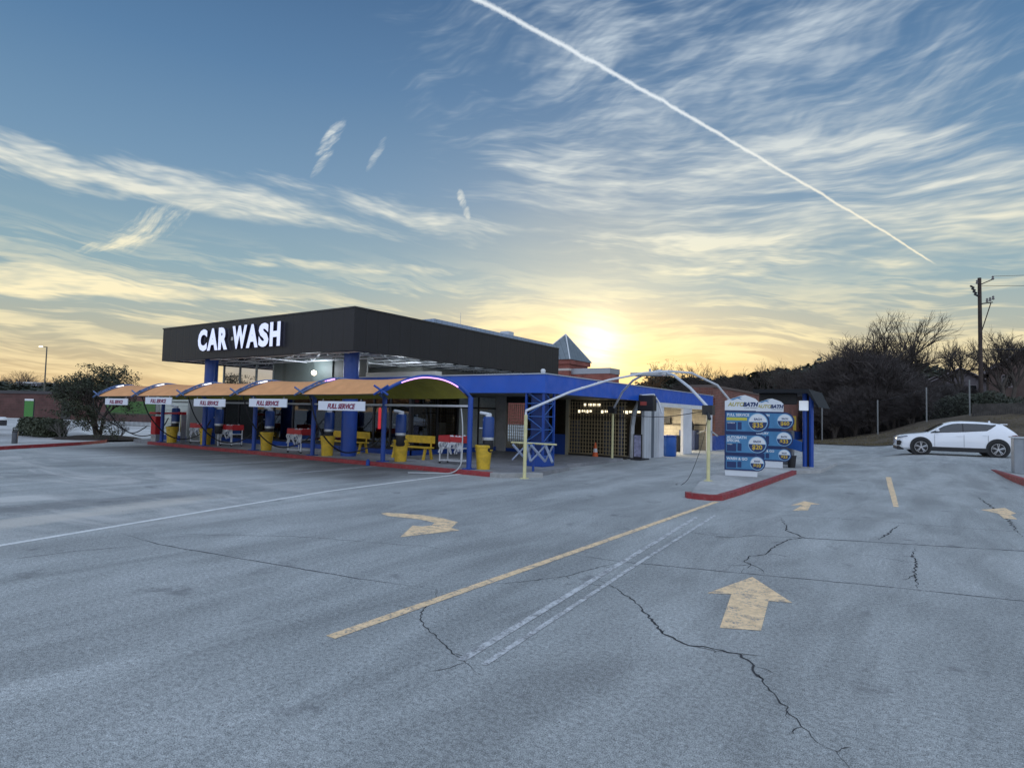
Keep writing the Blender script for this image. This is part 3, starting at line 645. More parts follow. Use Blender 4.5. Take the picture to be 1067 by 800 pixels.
# room behind grille, dark back wall with lit openings near the roof
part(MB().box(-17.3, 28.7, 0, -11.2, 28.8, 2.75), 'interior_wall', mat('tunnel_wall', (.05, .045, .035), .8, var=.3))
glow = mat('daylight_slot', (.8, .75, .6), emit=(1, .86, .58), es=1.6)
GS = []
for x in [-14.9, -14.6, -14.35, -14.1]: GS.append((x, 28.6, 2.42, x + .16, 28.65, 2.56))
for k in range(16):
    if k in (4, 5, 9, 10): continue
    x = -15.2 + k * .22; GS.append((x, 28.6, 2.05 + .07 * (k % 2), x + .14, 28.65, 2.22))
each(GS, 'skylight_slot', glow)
each([(-16.6 + k * 1.7, 27 + .3 * k, .0, -16.3 + k * 1.7, 27.5 + .3 * k, 1.7) for k in range(3)], 'wash_equipment', mat('equipment', (.06, .07, .09), .5))
# white steel side: panels, frames, bays
part(MB().box(-10.98, 26.9, 0, -10.85, 27.8, 2.66).box(-10.98, 28.2, 0, -10.85, 28.74, 2.66), 'side_panel', ribbed_mat('white_steel_panel', (.55, .57, .60), 'x', .3, .45))
part(MB().box(-10.99, 27.8, 0, -10.87, 28.2, 2.66), 'downpipe', mat('slate', (.1, .12, .15), .4))
WS = ribbed_mat('white_slats', (.70, .71, .74), 'x', .16, .5)
part(MB().box(-10.96, 28.75, 0, -10.82, 29.4, 2.45), 'bay_pillar', WS)
part(MB().box(-10.96, 32.3, 0, -10.82, 33.75, 2.45), 'bay_pillar', WS)
part(MB().box(-10.96, 36.9, 0, -10.82, 37.65, 2.45), 'bay_pillar', WS)
part(MB().box(-11.12, 28.74, 2.453, -10.80, 37.66, 2.655), 'bay_lintel', WHITEP)
# bay interior
part(MB().box(-17.4, 28.9, 0, -17.2, 38.3, 2.7).box(-17.2, 38.1, 0, -11.1, 38.3, 2.7).box(-17.2, 28.9, 0, -11.1, 29.1, 2.7), 'bay_wall', BLOCK)
each([(-17.19, 29.11, 1.52, -17.12, 38.09, 1.58), (-17.19, 33.2, 1.2, -16.9, 33.4, 1.51), (-17.1, 38.0, 1.5, -11.2, 38.06, 1.56), (-13.9, 37.75, 1.6, -13.5, 38.0, 2.0), (-15.2, 37.6, .0, -14.4, 37.99, .9), (-14.2, 37.8, .0, -13.3, 37.99, .55)], 'wall_rail', DARK)
each([(-15, 30.4, 2.48, -13.6, 30.6, 2.54), (-15, 35, 2.48, -13.6, 35.2, 2.54)], 'bay_lamp', mat('bay_lamp', (.9, .9, .85), emit=(1, .93, .75), es=7))
for (x, y) in ((-14, 31), (-14, 35.2)):
    l = bpy.data.lights.new('bay_light', 'AREA'); l.energy = 260; l.color = (1, .88, .68); l.size = 1.6; lo = bpy.data.objects.new('bay_light', l); COL.objects.link(lo); lo.location = (x, y, 2.46)
l = bpy.data.lights.new('tunnel_light', 'AREA'); l.energy = 5; l.color = (1, .84, .6); l.size = 1.5; lo = bpy.data.objects.new('tunnel_light', l); COL.objects.link(lo); lo.location = (-13.5, 27.2, 2.5)
l = bpy.data.lights.new('shop_light', 'AREA'); l.energy = 14; l.color = (1, .85, .65); l.size = 3; lo = bpy.data.objects.new('shop_light', l); COL.objects.link(lo); lo.location = (-21, 20.8, 2.5)
# brick wing
part(MB().box(-12.2, 38.3, 0, -10.85, 75.5, 3.85), 'brick_wall', BRICK)
part(MB().box(-18, 38.35, 0, -12.21, 75.4, 3.0), 'rear_wing', BRICK)
part(MB().box(-10.85, 38.3, 0, -10.80, 75.5, .88).box(-18, 38.25, 0, -10.80, 38.299, .88), 'base_band', BLUE)
part(MB().box(-12.3, 37.71, 3.853, -10.78, 75.55, 4.0), 'coping', mat('brick_coping', (.12, .09, .08), .6))
part(MB().box(-12.2, 37.7, 3.2, -10.85, 38.299, 3.85), 'wing_parapet', BRICK)
# left roll-up door wing
part(MB().box(-34.5, 16.6, .13, -34.3, 22.6, 2.7).box(-34.3, 16.6, 2.45, -31.05, 22.6, 2.7).box(-31.25, 16.6, .13, -31.05, 18.4, 2.45), 'side_wall', mat('side_stucco', (.40, .42, .40), .7))
part(MB().box(-34.3, 16.75, .13, -31.25, 16.85, 2.449), 'roll_up_door', ribbed_mat('roll_up_slats', (.72, .77, .70), 'z', .24, .5))
part(MB().box(-34.3, 16.6, .131, -31.25, 16.74, .38), 'base_curb', BLUE)
# lattice column at the porch corner
lc = thing('lattice_column', 'square blue steel lattice column at the porch corner, under the blue fascia', 'column', (-11.25, 18.35, .13)); ol = (-11.25, 18.35, .13)
b = MB(); x0, x1, y0, y1 = -11.6, -10.9, 18.0, 18.7
for x in (x0, x1):
    for y in (y0, y1): b.box(x - .035, y - .035, .5, x + .035, y + .035, 2.76)
b.build('corner_angle', BLUE, lc, ol)
b = MB(); zs = [.5, .95, 1.4, 1.85, 2.3, 2.7]
for (p, q) in (((x0, y0), (x1, y0)), ((x1, y0), (x1, y1)), ((x0, y1), (x1, y1)), ((x0, y0), (x0, y1))):
    for i in range(5):
        a, c = (p, q) if i % 2 else (q, p); b.tube([(a[0], a[1], zs[i]), (c[0], c[1], zs[i + 1])], .018, 5); b.tube([(p[0], p[1], zs[i]), (q[0], q[1], zs[i])], .016, 5)
b.build('lacing', mat('light_blue_paint', (.05, .14, .42), .4), lc, ol)
MB().box(x0 - .04, y0 - .04, .13, x1 + .04, y1 + .04, .50).build('plinth', BLUE, lc, ol, bevel=.02)
MB().box(x0 + .12, y0 + .12, .5, x1 - .12, y1 - .12, 2.76).build('core', mat('deep_blue', (.008, .03, .14), .5), lc, ol)
# folding rack in front of it
rk_ = thing('barrier_arm_stand', 'white and yellow folding barrier stand beside the corner column', 'stand', (-10.2, 16.4, .0)); orr = (-10.2, 16.4, 0)
b = MB(); px = [(-11.0, 16.3), (-10.65, 16.6), (-10.3, 16.3), (-9.95, 16.6), (-9.6, 16.45)]
for i, (x, y) in enumerate(px):
    if i < 4:
        x2, y2 = px[i + 1]; b.tube([(x, y, .95), (x2, y2, .45)], .045, 6).tube([(x, y, .45), (x2, y2, .95)], .03, 6)
b.build('folding_arm', mat('arm_grey', (.26, .31, .42), .5), rk_, orr)
MB().tube([(-11.15, 16.45, 1.0), (-9.5, 16.5, 1.0)], .03, 6).build('top_rail', YPOLE, rk_, orr)
MB().tube([(-10.3, 16.45, .13), (-10.3, 16.45, 1.0)], .04, 6).build('stand_post', BLUE, rk_, orr)
"""antenna and fixture"""
b = MB(); b.lathe([(.07, 0), (.09, .08), (.05, .14)], (-10.95, 18.0, 3.35), 12); tag(b.build('floodlight', WHITEM, org=(-10.95, 18.0, 3.35)), 'small white floodlight on the corner of the blue fascia', 'light')
"""canopy area lamp globe"""
gl_ = MB(); gl_.lathe([(.02, 0), (.10, .05), (.13, .13), (.10, .21), (.02, .25)], (-23.3, 18.1, 3.45), 16)
tag(gl_.build('globe_lamp', mat('lit_globe', (1, .9, .7), emit=(1, .86, .6), es=1.6), org=(-23.3, 18.1, 3.45), smooth=True), 'round lit globe lamp above the awnings, in front of the upper wall', 'lamp')
for (x, y) in ((-23.3, 17.9), (-19.6, 19.8)):
    l = bpy.data.lights.new('canopy_light', 'POINT'); l.energy = 55; l.color = (.82, .90, 1); l.shadow_soft_size = .3; lo = bpy.data.objects.new('canopy_light', l); COL.objects.link(lo); lo.location = (x, y, 3.75)

am = MB(); am.tube([(-22, 27, 6.5), (-22, 27, 7.6)], .012, 5); tag(am.build('antenna', GALV, org=(-22, 27, 6.5)), 'thin antenna mast standing on the rooftop behind the black canopy', 'antenna')
"""roof unit"""
ac = MB().box(-21.0, 29.5, 6.503, -20.4, 30.1, 6.8); tag(ac.build('rooftop_unit', mat('unit_grey', (.5, .54, .6), .4, .3), org=(-20.7, 30, 6.503), bevel=.03), 'small pale box-shaped unit on the rooftop behind the black canopy', 'roof unit')
"""rear brick tower building"""
tw = thing('brick_tower_building', 'red brick building with a pyramid metal roof tower rising behind the blue fascia', 'building', (-53, 101, 0)); ot = (-53, 101, 0)
BR2 = brick_mat('tower_brick', (.30, .095, .075), (.25, .08, .06), (.28, .16, .14), 1, .8, .3); STONE = mat('pale_stone', (.55, .50, .46), .7)
MB().box(-58, 98, 0, -51.2, 105.4, 11.3).build('wall', BR2, tw, ot)
MB().box(-58.06, 97.94, 10.1, -51.14, 105.46, 10.5).build('stone_band', STONE, tw, ot)
MB().box(-52.4, 97.9, 6.0, -51.2, 98.0, 8.9).build('stone_panel', STONE, tw, ot)
b = MB(); ap = (-54.0, 101.6, 17.3); e = [(-58.4, 97.2, 12.1), (-50.6, 97.2, 12.1), (-50.6, 106.0, 12.1), (-58.4, 106.0, 12.1)]
b.add(e + [ap], [(0, 1, 4), (1, 2, 4), (2, 3, 4), (3, 0, 4), (3, 2, 1, 0)])
rf = b.build('roof', ribbed_mat('seam_metal_roof', (.20, .23, .25), 'x', 1.1, .45, .4, .6), tw, ot)
b = MB(); b.box(-58.2, 97.5, 11.3, -50.8, 105.8, 12.09); b.build('cornice', BR2, tw, ot)
b = MB()
for q in e: b.tube([q, ap], .12, 5)
b.build('ridge_cap', WHITEM, rf, ot)
MB().box(-51.19, 99, 0, -43.6, 103, 9.5).build('wall', BR2, tw, ot)
MB().box(-51.19, 98.9, 9.5, -43.5, 103.1, 10.5).build('parapet', mat('parapet_metal', (.34, .36, .40), .4, .3), tw, ot)
MB().box(-66, 100, 0, -58, 106, 12.2).build('wall', BR2, tw, ot)
b = MB(); b.add([(-66.5, 99.5, 12.2), (-57.5, 99.5, 12.2), (-57.5, 106.5, 12.2), (-66.5, 106.5, 12.2), (-60, 103, 15.0)], [(0, 1, 4), (1, 2, 4), (2, 3, 4), (3, 0, 4)]); b.build('roof', MATS.get('zz') or ribbed_mat('seam_metal_roof_b', (.22, .26, .30), 'x', 1.1, .4, .4, .6), tw, ot)

tw.location = (-55.6, 100.4, 0)
# ================================================================== full-service awning line
PX = [-12.08 - 3.86 * k for k in range(6)]; PY = 15.45
TX = [-13.69 - 3.84 * k for k in range(6)]; TY = 13.1
TZ = [2.45, 2.42, 2.39, 2.34, 2.33, 2.30]
sc = thing('service_awning', 'row of tan fabric vault awnings on blue posts and trussed arches along the red kerb', 'awning', (-12.08, 15.45, PADZ)); oc = (-12.08, 15.45, PADZ)
LEDP = mat('pink_led', (.8, .5, .9), emit=(.80, .34, 1.0), es=1.6); LEDW = mat('white_led', (.9, .9, .9), emit=(1, .92, .85), es=1.5)
def arc(k, n=20, dz=0., t0=0., t1=1.):
    P = []
    for i in range(n + 1):
        t = t0 + (t1 - t0) * i / n
        s = (1 - math.cos(math.pi * t)) / 2; s = .45 * t + .55 * s
        x = TX[k] + (PX[k] - TX[k]) * s; y = TY + (PY - TY) * s; q = abs(2 * s - 1)
        z = TZ[k] - .04 * t + (.60 + dz) * (1 - q ** (1.75 if s < .5 else 2.5)); P.append((x, y, z))
    return P
ARCBLUE = mat('arch_blue_grey', (.10, .16, .32), .35, .3, var=.2)
for k in range(6):
    b = MB().tube([(PX[k], PY, PADZ), (PX[k], PY, 2.42)], .085, 12).box(PX[k] - .16, PY - .16, PADZ, PX[k] + .16, PY + .16, PADZ + .03)
    b.build('post', BLUE, sc, oc)
    b = MB()
    lift = lambda P, h: [(p[0], p[1], p[2] + h * (1 - 1.9 * sm((i / 20 - .25) / .45))) for i, p in enumerate(P)]
    top = lift(arc(k, 20), .09); bot = lift(arc(k, 20, -.10), .06)
    if k == 0:
        b.tube(arc(0), .05, 8)
    else:
        b.tube(top, .036, 6); b.tube([(p[0] + .14, p[1], p[2] + .02) for p in bot], .030, 6)
        for i in range(20):
            a = top[i] if i % 2 else (bot[i][0] + .14, bot[i][1], bot[i][2] + .02); c = (bot[i + 1][0] + .14, bot[i + 1][1], bot[i + 1][2] + .02) if i % 2 else top[i + 1]
            b.tube([a, c], .022, 4)
    x, y, z = top[0]
    b.tube([(x - .22, y - .08, z + .14), (x + .22, y + .08, z - .14)], .035, 5).tube([(x - .22, y - .08, z - .14), (x + .22, y + .08, z + .14)], .035, 5)
    ar = b.build('arch', BLUE if k == 0 else ARCBLUE, sc, oc)
    led = MB()
    if k == 0:
        led.tube([(p[0] + .02, p[1] - .06, p[2] - .02) for p in arc(0, 14, -.03, .28, .80)], .020, 6); led.build('light_strip', LEDP, ar, oc)
    else:
        led.tube([(p[0] + .03, p[1] - .05, p[2] + .02) for p in arc(k, 4, -.03, .33, .42)], .035, 6); led.build('light_strip', LEDP if k == 1 else LEDW, ar, oc)
for k in range(5):
    b = MB(); A = arc(k, 16, .0); B = arc(k + 1, 16, .0); nx = 8
    rows = []
    for j in range(nx + 1):
        s = .03 + .955 * j / nx; sag = -.05 * math.sin(math.pi * j / nx)
        rows.append([(A[i][0] * (1 - s) + B[i][0] * s, A[i][1] * (1 - s) + B[i][1] * s, A[i][2] * (1 - s) + B[i][2] * s + sag * (.3 + math.sin(math.pi * i / 16)) - .01) for i in range(17)])
    vs = [p for r_ in rows for p in r_]; fs = [(j * 17 + i, j * 17 + i + 1, (j + 1) * 17 + i + 1, (j + 1) * 17 + i) for j in range(nx) for i in range(16)]
    b.add(vs, [f[::-1] for f in fs])
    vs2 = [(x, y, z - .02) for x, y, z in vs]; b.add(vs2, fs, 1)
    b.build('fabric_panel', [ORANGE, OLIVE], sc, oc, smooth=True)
b = MB().tube([(PX[0], PY - .02, 2.13), (PX[5] - 1.5, PY - .02, 2.10)], .035, 8); b.build('rail', WHITEM, sc, oc)
b = MB().tube([(TX[0], TY, 2.41), (TX[5], TY, 2.28)], .014, 6); b.build('edge_pipe', FRAME, sc, oc)
# signs hanging from the front edge
SIGNW = mat('sign_white', (.72, .75, .82), .5); TXR = mat('sign_maroon', (.26, .025, .05), .6); TXB = mat('sign_navy', (.03, .04, .22), .6)
lab = ['white FULL SERVICE sign on the first awning bay, before the nearest blue column', 'white FULL SERVICE sign hanging on the second awning bay from the right', 'white FULL SERVICE sign hanging in front of the farther thick blue column', 'white FULL SERVICE sign hanging above the red vacuum cabinet and yellow bin', 'small white FULL SERVICE sign on the last awning bay beside the evergreen tree']
for k, (x0, x1) in enumerate(((-16.53, -14.33), (-20.4, -18.2), (-24.15, -21.95), (-28.1, -25.85), (-31.9, -29.7))):
    x = (x0 + x1) / 2; z = [2.04, 2.10, 2.07, 2.12, 2.05][k]; loc = (x, TY - .03, z - .145)
    t = thing('hanging_sign', lab[k], 'sign', loc, 0, 'full service signs hanging along the awning')
    MB().box(-1.1, -.015, 0, 1.1, .015, .29).build('sign_board', SIGNW, t)
    MB().tube([(-.9, .0, .29), (-.9, .02, .36)], .008, 4).tube([(.9, .0, .29), (.9, .02, .36)], .008, 4).build('hanger', GALV, t)
    M = Matrix.Translation((0, -.019, .062)) @ Matrix.Rotation(R(90), 4, 'X')
    q = text_mb('FULL SERVICE', .215, .002, .006, .28, .98, M)
    q.build('lettering', TXR, t)
    M2 = Matrix.Translation((-.014, -.017, .054)) @ Matrix.Rotation(R(90), 4, 'X')
    text_mb('FULL SERVICE', .215, .001, .008, .28, .98, M2).build('lettering_shadow', TXB, t)
# yellow trash cans
def make_can():
    t = thing('trash_can', 'x x x x', 'trash can', group='yellow trash cans along the kerb')
    MB().lathe([(.21, 0), (.235, .35), (.265, .66), (.265, .685)], n=28).build('bin_body', YELLOW, t, smooth=True)
    MB().lathe([(.285, .685), (.29, .70), (.29, .755), (.265, .775), (.26, .74), (.22, .735)], n=28).build('rim', YELLOW, t, smooth=True)
    MB().box(-.32, -.05, .60, -.262, .05, .63).build('handle', YELLOW, t); MB().box(.262, -.05, .60, .32, .05, .63).build('handle', YELLOW, t)
    MB().lathe([(.225, .742), (.19, .80), (.05, .83)], n=20).build('liner', DARK, t, smooth=True)
    return t
can = make_can()
cl_ = ['yellow trash can at the right end of the red kerb, beside the last blue post', 'yellow trash can in front of the long yellow bench', 'yellow trash can just left of the thick blue column nearest the camera', 'yellow trash can with a black hose across it, between two towel carts', 'yellow trash can against the farther thick blue column', 'farthest yellow trash can, beside the red vacuum cabinet']
for i, (x, y) in enumerate(((-11.80, 15.84), (-15.62, 16.0), (-19.3, 15.75), (-23.3, 15.8), (-27.95, 15.75), (-30.6, 15.55))):
    placed(can, i, (x, y, PADZ), .4 * i, cl_[i])
# vacuum canisters on posts
def make_vac():
    t = thing('vacuum_canister', 'x', 'vacuum', group='blue vacuum canisters mounted by the posts')
    MB().lathe([(.05, .95), (.19, 1.02), (.19, 1.62), (.15, 1.68)], n=20).build('tank', mat('canister_blue', (.008, .045, .20), .4), t, smooth=True)
    MB().lathe([(.19, .93), (.195, .98), (.19, 1.019)], n=20).build('band', GALV, t, smooth=True)
    MB().lathe([(.13, .55), (.17, .60), (.17, .92)], n=18).build('motor_housing', DARK, t, smooth=True)
    MB().lathe([(.10, 1.68), (.10, 1.78), (.04, 1.80)], n=14).tube([(0, 0, 1.76), (-.3, -.05, 1.80)], .05, 8).build('intake_pipe', WHITEM, t)
    MB().tube([(0, 0, 0), (0, 0, .55)], .035, 8).tube([(-.17, 0, 1.3), (-.30, -.08, 1.3)], .03, 6).build('stand', GALV, t)
    return t
vac = make_vac(); vl = ['blue vacuum canister beside the right end post of the awning', 'blue vacuum canister beside the post at the yellow bench', 'blue vacuum canister right of the thick blue column bay', 'blue vacuum canister beside the fourth post from the right', 'blue vacuum canister next to the farther thick column', 'blue vacuum canister above the farthest yellow bin']
for k in range(6):
    placed(vac, k, (PX[k] + .42, PY + .42, PADZ), 0, vl[k])
# hoses
def hose(name, pts, r, m, label, cat='hose', group=None):
    # Catmull-Rom through pts
    P = [Vector(p) for p in pts]; P = [P[0]] + P + [P[-1]]; out = []
    for i in range(1, len(P) - 2):
        for j in range(8):
            t = j / 8; a, b, c, d_ = P[i - 1], P[i], P[i + 1], P[i + 2]
            out.append(.5 * ((2 * b) + (-a + c) * t + (2 * a - 5 * b + 4 * c - d_) * t * t + (-a + 3 * b - 3 * c + d_) * t ** 3))
    out.append(P[-2]); o0 = tuple(out[0])
    return tag(MB().tube(out, r, 7, 0).build(name, m, org=o0, smooth=True), label, cat, group)
hl = ['pale vacuum hose curling down from the right end post onto the lot', 'black vacuum hose looping to the post by the yellow bench', 'black vacuum hose sagging towards the nearest thick blue column', 'black vacuum hose crossing the yellow bin between towel carts', 'black vacuum hose looping beside the farther thick column', 'black vacuum hose draped over the farthest yellow bin']
for k in range(6):
    x, y = PX[k], PY
    if k == 0:
        hose('vacuum_hose', [(x - .30, y - .1, 2.05), (x - .08, y - .28, 1.55), (x - .05, y - .30, .9), (x - .05, y - .35, .3), (x - .25, y - .55, .035), (x - .6, y - 1.0, .03), (x - 1.2, y - 1.5, .03)], .020, GREYH, hl[0], group='vacuum hoses'); continue
    tx, tz = TX[k], TZ[k]
    hose('vacuum_hose', [(tx + .35, TY + .1, tz - .05), (tx + .30, TY + .45, 1.5), (tx + .15, TY + 1.1, .80), (tx + .05, TY + 1.8, .42), (tx + .15, TY + 2.4, .40), (tx + .9, PY + .25, .72), (x - .05, PY + .3, 1.3)], .026, RUBBER, hl[k], group='vacuum hoses')
hose('vacuum_hose', [(TX[5] - .4, TY, 2.2), (TX[5] - .5, TY + .3, 1.5), (-32.8, 14.3, .7), (-32.3, 14.6, .55), (-31.9, 15.0, .9)], .026, RUBBER, 'black vacuum hose hanging at the far end beside the red vacuum cabinet', group='vacuum hoses')
# towel carts
def make_cart():
    t = thing('towel_cart', 'x', 'cart', group='white towel carts under the awning')
    b = MB()
    for x in (-.45, .45):
        for y in (-.25, .25): b.tube([(x, y, .06), (x, y, .92)], .028, 6)
    for z in (.12, .55): b.tube([(-.45, -.25, z), (.45, -.25, z)], .022, 6).tube([(-.45, .25, z), (.45, .25, z)], .022, 6).tube([(-.45, -.25, z), (-.45, .25, z)], .022, 6).tube([(.45, -.25, z), (.45, .25, z)], .022, 6)
    b.build('frame', WHITEM, t)
    b = MB().box(-.5, -.29, .74, .5, .29, .77).box(-.5, -.29, .77, -.02, -.27, .98).box(-.5, .27, .77, .5, .29, .98).box(-.5, -.27, .77, -.48, .27, .98).box(.48, -.27, .77, .5, .27, .98)
    b.build('tray', REDP, t)
    MB().box(.0, -.295, .78, .48, -.272, .95).build('tray_front', REDP, t)
    rnd = random.Random(4); b = MB()
    for i in range(11):
        x = -.46 + i * .092; w = .085; zb = .30 + rnd.random() * .35
        vs = []
        for j in range(6):
            z = .76 - (.76 - zb) * j / 5; yy = -.30 - .035 * math.sin(j * 1.3 + i) - .02; vs += [(x + .01 * j * rnd.uniform(-1, 1), yy, z), (x + w * (1 - .08 * j), yy + .02 * rnd.uniform(-1, 1), z)]
        b.add(vs + [(a, c + .02, d_) for a, c, d_ in vs], [(2 * j, 2 * j + 1, 2 * j + 3, 2 * j + 2) for j in range(5)] + [(12 + 2 * j + 2, 12 + 2 * j + 3, 12 + 2 * j + 1, 12 + 2 * j) for j in range(5)])
    for i in range(16): 
        x = rnd.uniform(-.42, .40); y = rnd.uniform(-.2, .2); z = .78 + rnd.random() * .12; s = rnd.uniform(.05, .10)
        b.lathe([(.01, 0), (s, .03), (s * .8, .09), (.01, .12)], (x, y, z), 7)
    b.build('towels', TOWEL, t, smooth=True)
    for x in (-.45, .45):
        for y in (-.25, .25): MB().tube([(x - .015, y, .045), (x + .015, y, .045)], .045, 10).build('wheel', RUBBER, t)
    MB().box(-.38, -.2, .57, .38, .2, .72).build('tub', mat('cart_blue_tub', (.03, .10, .35), .5), t)
    return t
cart = make_cart()
for i, (x, y, l) in enumerate(((-13.75, 16.75, 'white towel cart with blue and red tray left of the right end post'), (-21.25, 15.95, 'white towel cart with red tray between two blue posts, left of the nearest thick column'), (-26.75, 16.3, 'white towel cart with red tray right of the farther thick blue column'), (-29.3, 16.3, 'small distant white towel cart left of the farther thick blue column'))):
    placed(cart, i, (x, y, PADZ), [.1, -.05, .0, .1][i], l)
# benches
def make_bench(name, label, L, loc, rz, back=True):
    t = thing(name, label, 'bench', loc, rz, 'yellow benches in front of the storefront')
    MB().box(-L / 2, -.2, .42, L / 2, .2, .47).build('seat', YELLOW, t, bevel=.01)
    if back: MB().box(-L / 2, .2, .60, L / 2, .24, .88).build('backrest', YELLOW, t, bevel=.01)
    for s in (-1, 1):
        x = s * (L / 2 - .16)
        MB().add([(x - .04, -.26, 0), (x + .04, -.26, 0), (x + .04, -.18, 0), (x - .04, -.18, 0), (x - .04, -.16, .42), (x + .04, -.16, .42), (x + .04, -.08, .42), (x - .04, -.08, .42)], [(0, 3, 2, 1), (4, 5, 6, 7), (0, 1, 5, 4), (1, 2, 6, 5), (2, 3, 7, 6), (3, 0, 4, 7)]).build('leg', YELLOW, t)
        MB().add([(x - .04, .20, 0), (x + .04, .20, 0), (x + .04, .28, 0), (x - .04, .28, 0), (x - .04, .10, .42), (x + .04, .10, .42), (x + .04, .18, .42), (x - .04, .18, .42)], [(0, 3, 2, 1), (4, 5, 6, 7), (0, 1, 5, 4), (1, 2, 6, 5), (2, 3, 7, 6), (3, 0, 4, 7)]).build('leg', YELLOW, t)
        if back: MB().box(x - .03, .18, .47, x + .03, .2, .85).build('back_post', YELLOW, t)
make_bench('bench', 'yellow bench partly hidden behind the nearest thick blue column', 2.6, (-20.6, 17.7, PADZ), 0)
make_bench('bench', 'long yellow bench with backrest behind the second trash can from the right', 1.9, (-16.3, 17.3, PADZ), 0)
"""red fire tube hung by the column"""
b = MB(); b.lathe([(.05, 0), (.06, .03), (.06, .75), (.03, .85)], (-18.0, 17.2, 1.2), 12); tag(b.build('red_flag_roll', mat('glowing_red', (.8, .04, .05), .5, emit=(.9, .04, .05), es=.25), org=(-18.0, 17.2, 1.2)), 'bright red rolled flag hanging just right of the nearest thick blue column', 'flag')  # the cloth is given a faint red glow of its own
# red vacuum cabinet at far end
rv = thing('vacuum_cabinet', 'red coin vacuum cabinet at the far left end of the service walk', 'vacuum', (-32.0, 15.5, PADZ))
MB().box(-.22, -.2, .35, .22, .2, 1.25).build('cabinet', REDP, rv, bevel=.03)
MB().box(-.24, -.16, 0, .24, .16, .35).build('cabinet_foot', GALV, rv)
MB().box(-.33, -.25, 1.36, .33, .25, 1.46).build('cabinet_cap', REDP, rv, bevel=.02)
MB().tube([(.28, 0, 1.40), (2.0, .1, 1.45)], .05, 6).build('red_pipe', REDP, rv)
rk2 = thing('brush_rack', 'rack of upright yellow brushes with a red top above the farthest yellow bin', 'rack', (-30.9, 16.0, PADZ))
b = MB()
for i in range(5): b.tube([(-.4 + i * .2, 0, .5), (-.4 + i * .2, 0, 1.35)], .03, 6)
b.build('brush', mat('brush_straw', (.6, .5, .2), .8), rk2); MB().box(-.5, -.1, 1.36, .5, .1, 1.50).build('rack_top', REDP, rk2); MB().box(-.5, -.12, 0, -.44, .12, 1.36).build('rack_side', GALV, rk2); MB().box(.44, -.12, 0, .5, .12, 1.36).build('rack_side', GALV, rk2)
"""bollard cap posts next to post at kerb: short stub with plug"""
b = MB(); b.lathe([(.07, 0), (.07, .16), (.03, .22)], (-16.2, 15.0, 0), 12); tag(b.build('vacuum_hose_nozzle', BLUE, org=(-16.2, 15.0, 0)), 'short blue nozzle stub standing against the red kerb by the second post', 'nozzle')
# ================================================================== crossing arches with yellow feet
ga = thing('crossing_arches', 'two crossing white pipe arches on cream yellow poles over the wash entry lane', 'archway', (-8, 19.5, 0)); og = (-8, 19.5, 0)
PA, PB, PC, PD = (-9.97, 15.45), (-5.25, 17.9), (-11.25, 24.35), (-5.72, 23.2)
WP_ = mat('white_pipe', (.66, .68, .72), .35, .1, var=.06)
for p in (PA, PB, PC, PD):
    z1 = 1.9 if p is PA else 2.1
    bz_ = 0 if p in (PA, PC) else .125
    MB().tube([(p[0], p[1], bz_), (p[0], p[1], z1)], .052, 12).box(p[0] - .1, p[1] - .1, bz_, p[0] + .1, p[1] + .1, bz_ + .02).build('post', YPOLE, ga, og)
def gang(p, q, za, zb, hs, r, name):
    pts = [(p[0], p[1], za), (p[0], p[1], za + .12)]
    for t, h in hs: pts.append((p[0] + (q[0] - p[0]) * t, p[1] + (q[1] - p[1]) * t, h))
    pts += [(q[0], q[1], zb + .12), (q[0], q[1], zb)]
    MB().tube(pts, r, 10).build(name, WP_, ga, og)
gang(PA, PD, 1.9, 2.1, [(.18, 2.66), (.34, 3.08), (.5, 3.38), (.62, 3.50), (.74, 3.50), (.88, 3.12)], .038, 'arch')
gang(PC, PB, 2.1, 2.1, [(.14, 2.95), (.28, 3.35), (.42, 3.52), (.58, 3.55), (.72, 3.32), (.86, 2.85)], .045, 'arch')
MB().box(PB[0] - .16, PB[1] - .12, 2.02, PB[0] + .14, PB[1] + .12, 2.30).tube([(PB[0], PB[1] - .1, 2.1), (PB[0] + .1, PB[1] - .25, 1.9)], .05, 6).build('sensor', DARK, ga, og)
MB().box(PC[0] - .18, PC[1] - .14, 2.05, PC[0] + .14, PC[1] + .12, 2.35).build('sensor', DARK, ga, og)
MB().box(-8.6, 20.0, 3.36, -7.3, 20.6, 3.46).tube([(-8.0, 20.3, 3.4), (-8.0, 20.3, 3.6)], .04, 6).build('crossing_bracket', GALV, ga, og)
# sensor cable
hose('cable', [(PB[0], PB[1] - .05, 2.05), (PB[0] - .12, PB[1] - .2, 1.2), (PB[0] - .40, PB[1] - .35, .3), (PB[0] - .6, PB[1] - .5, .012), (PB[0] - .75, PB[1] - .6, .012)], .007, RUBBER, 'thin dark cable hanging from the pole sensor to the ground by the island', 'cable')
hose('cable', [(PC[0], PC[1], 2.2), (-9.5, 22.3, 1.98), (-7.4, 20.2, 1.95), (PB[0], PB[1], 2.15)], .012, RUBBER, 'thin dark cable strung level between two cream yellow poles across the entry lane', 'cable')
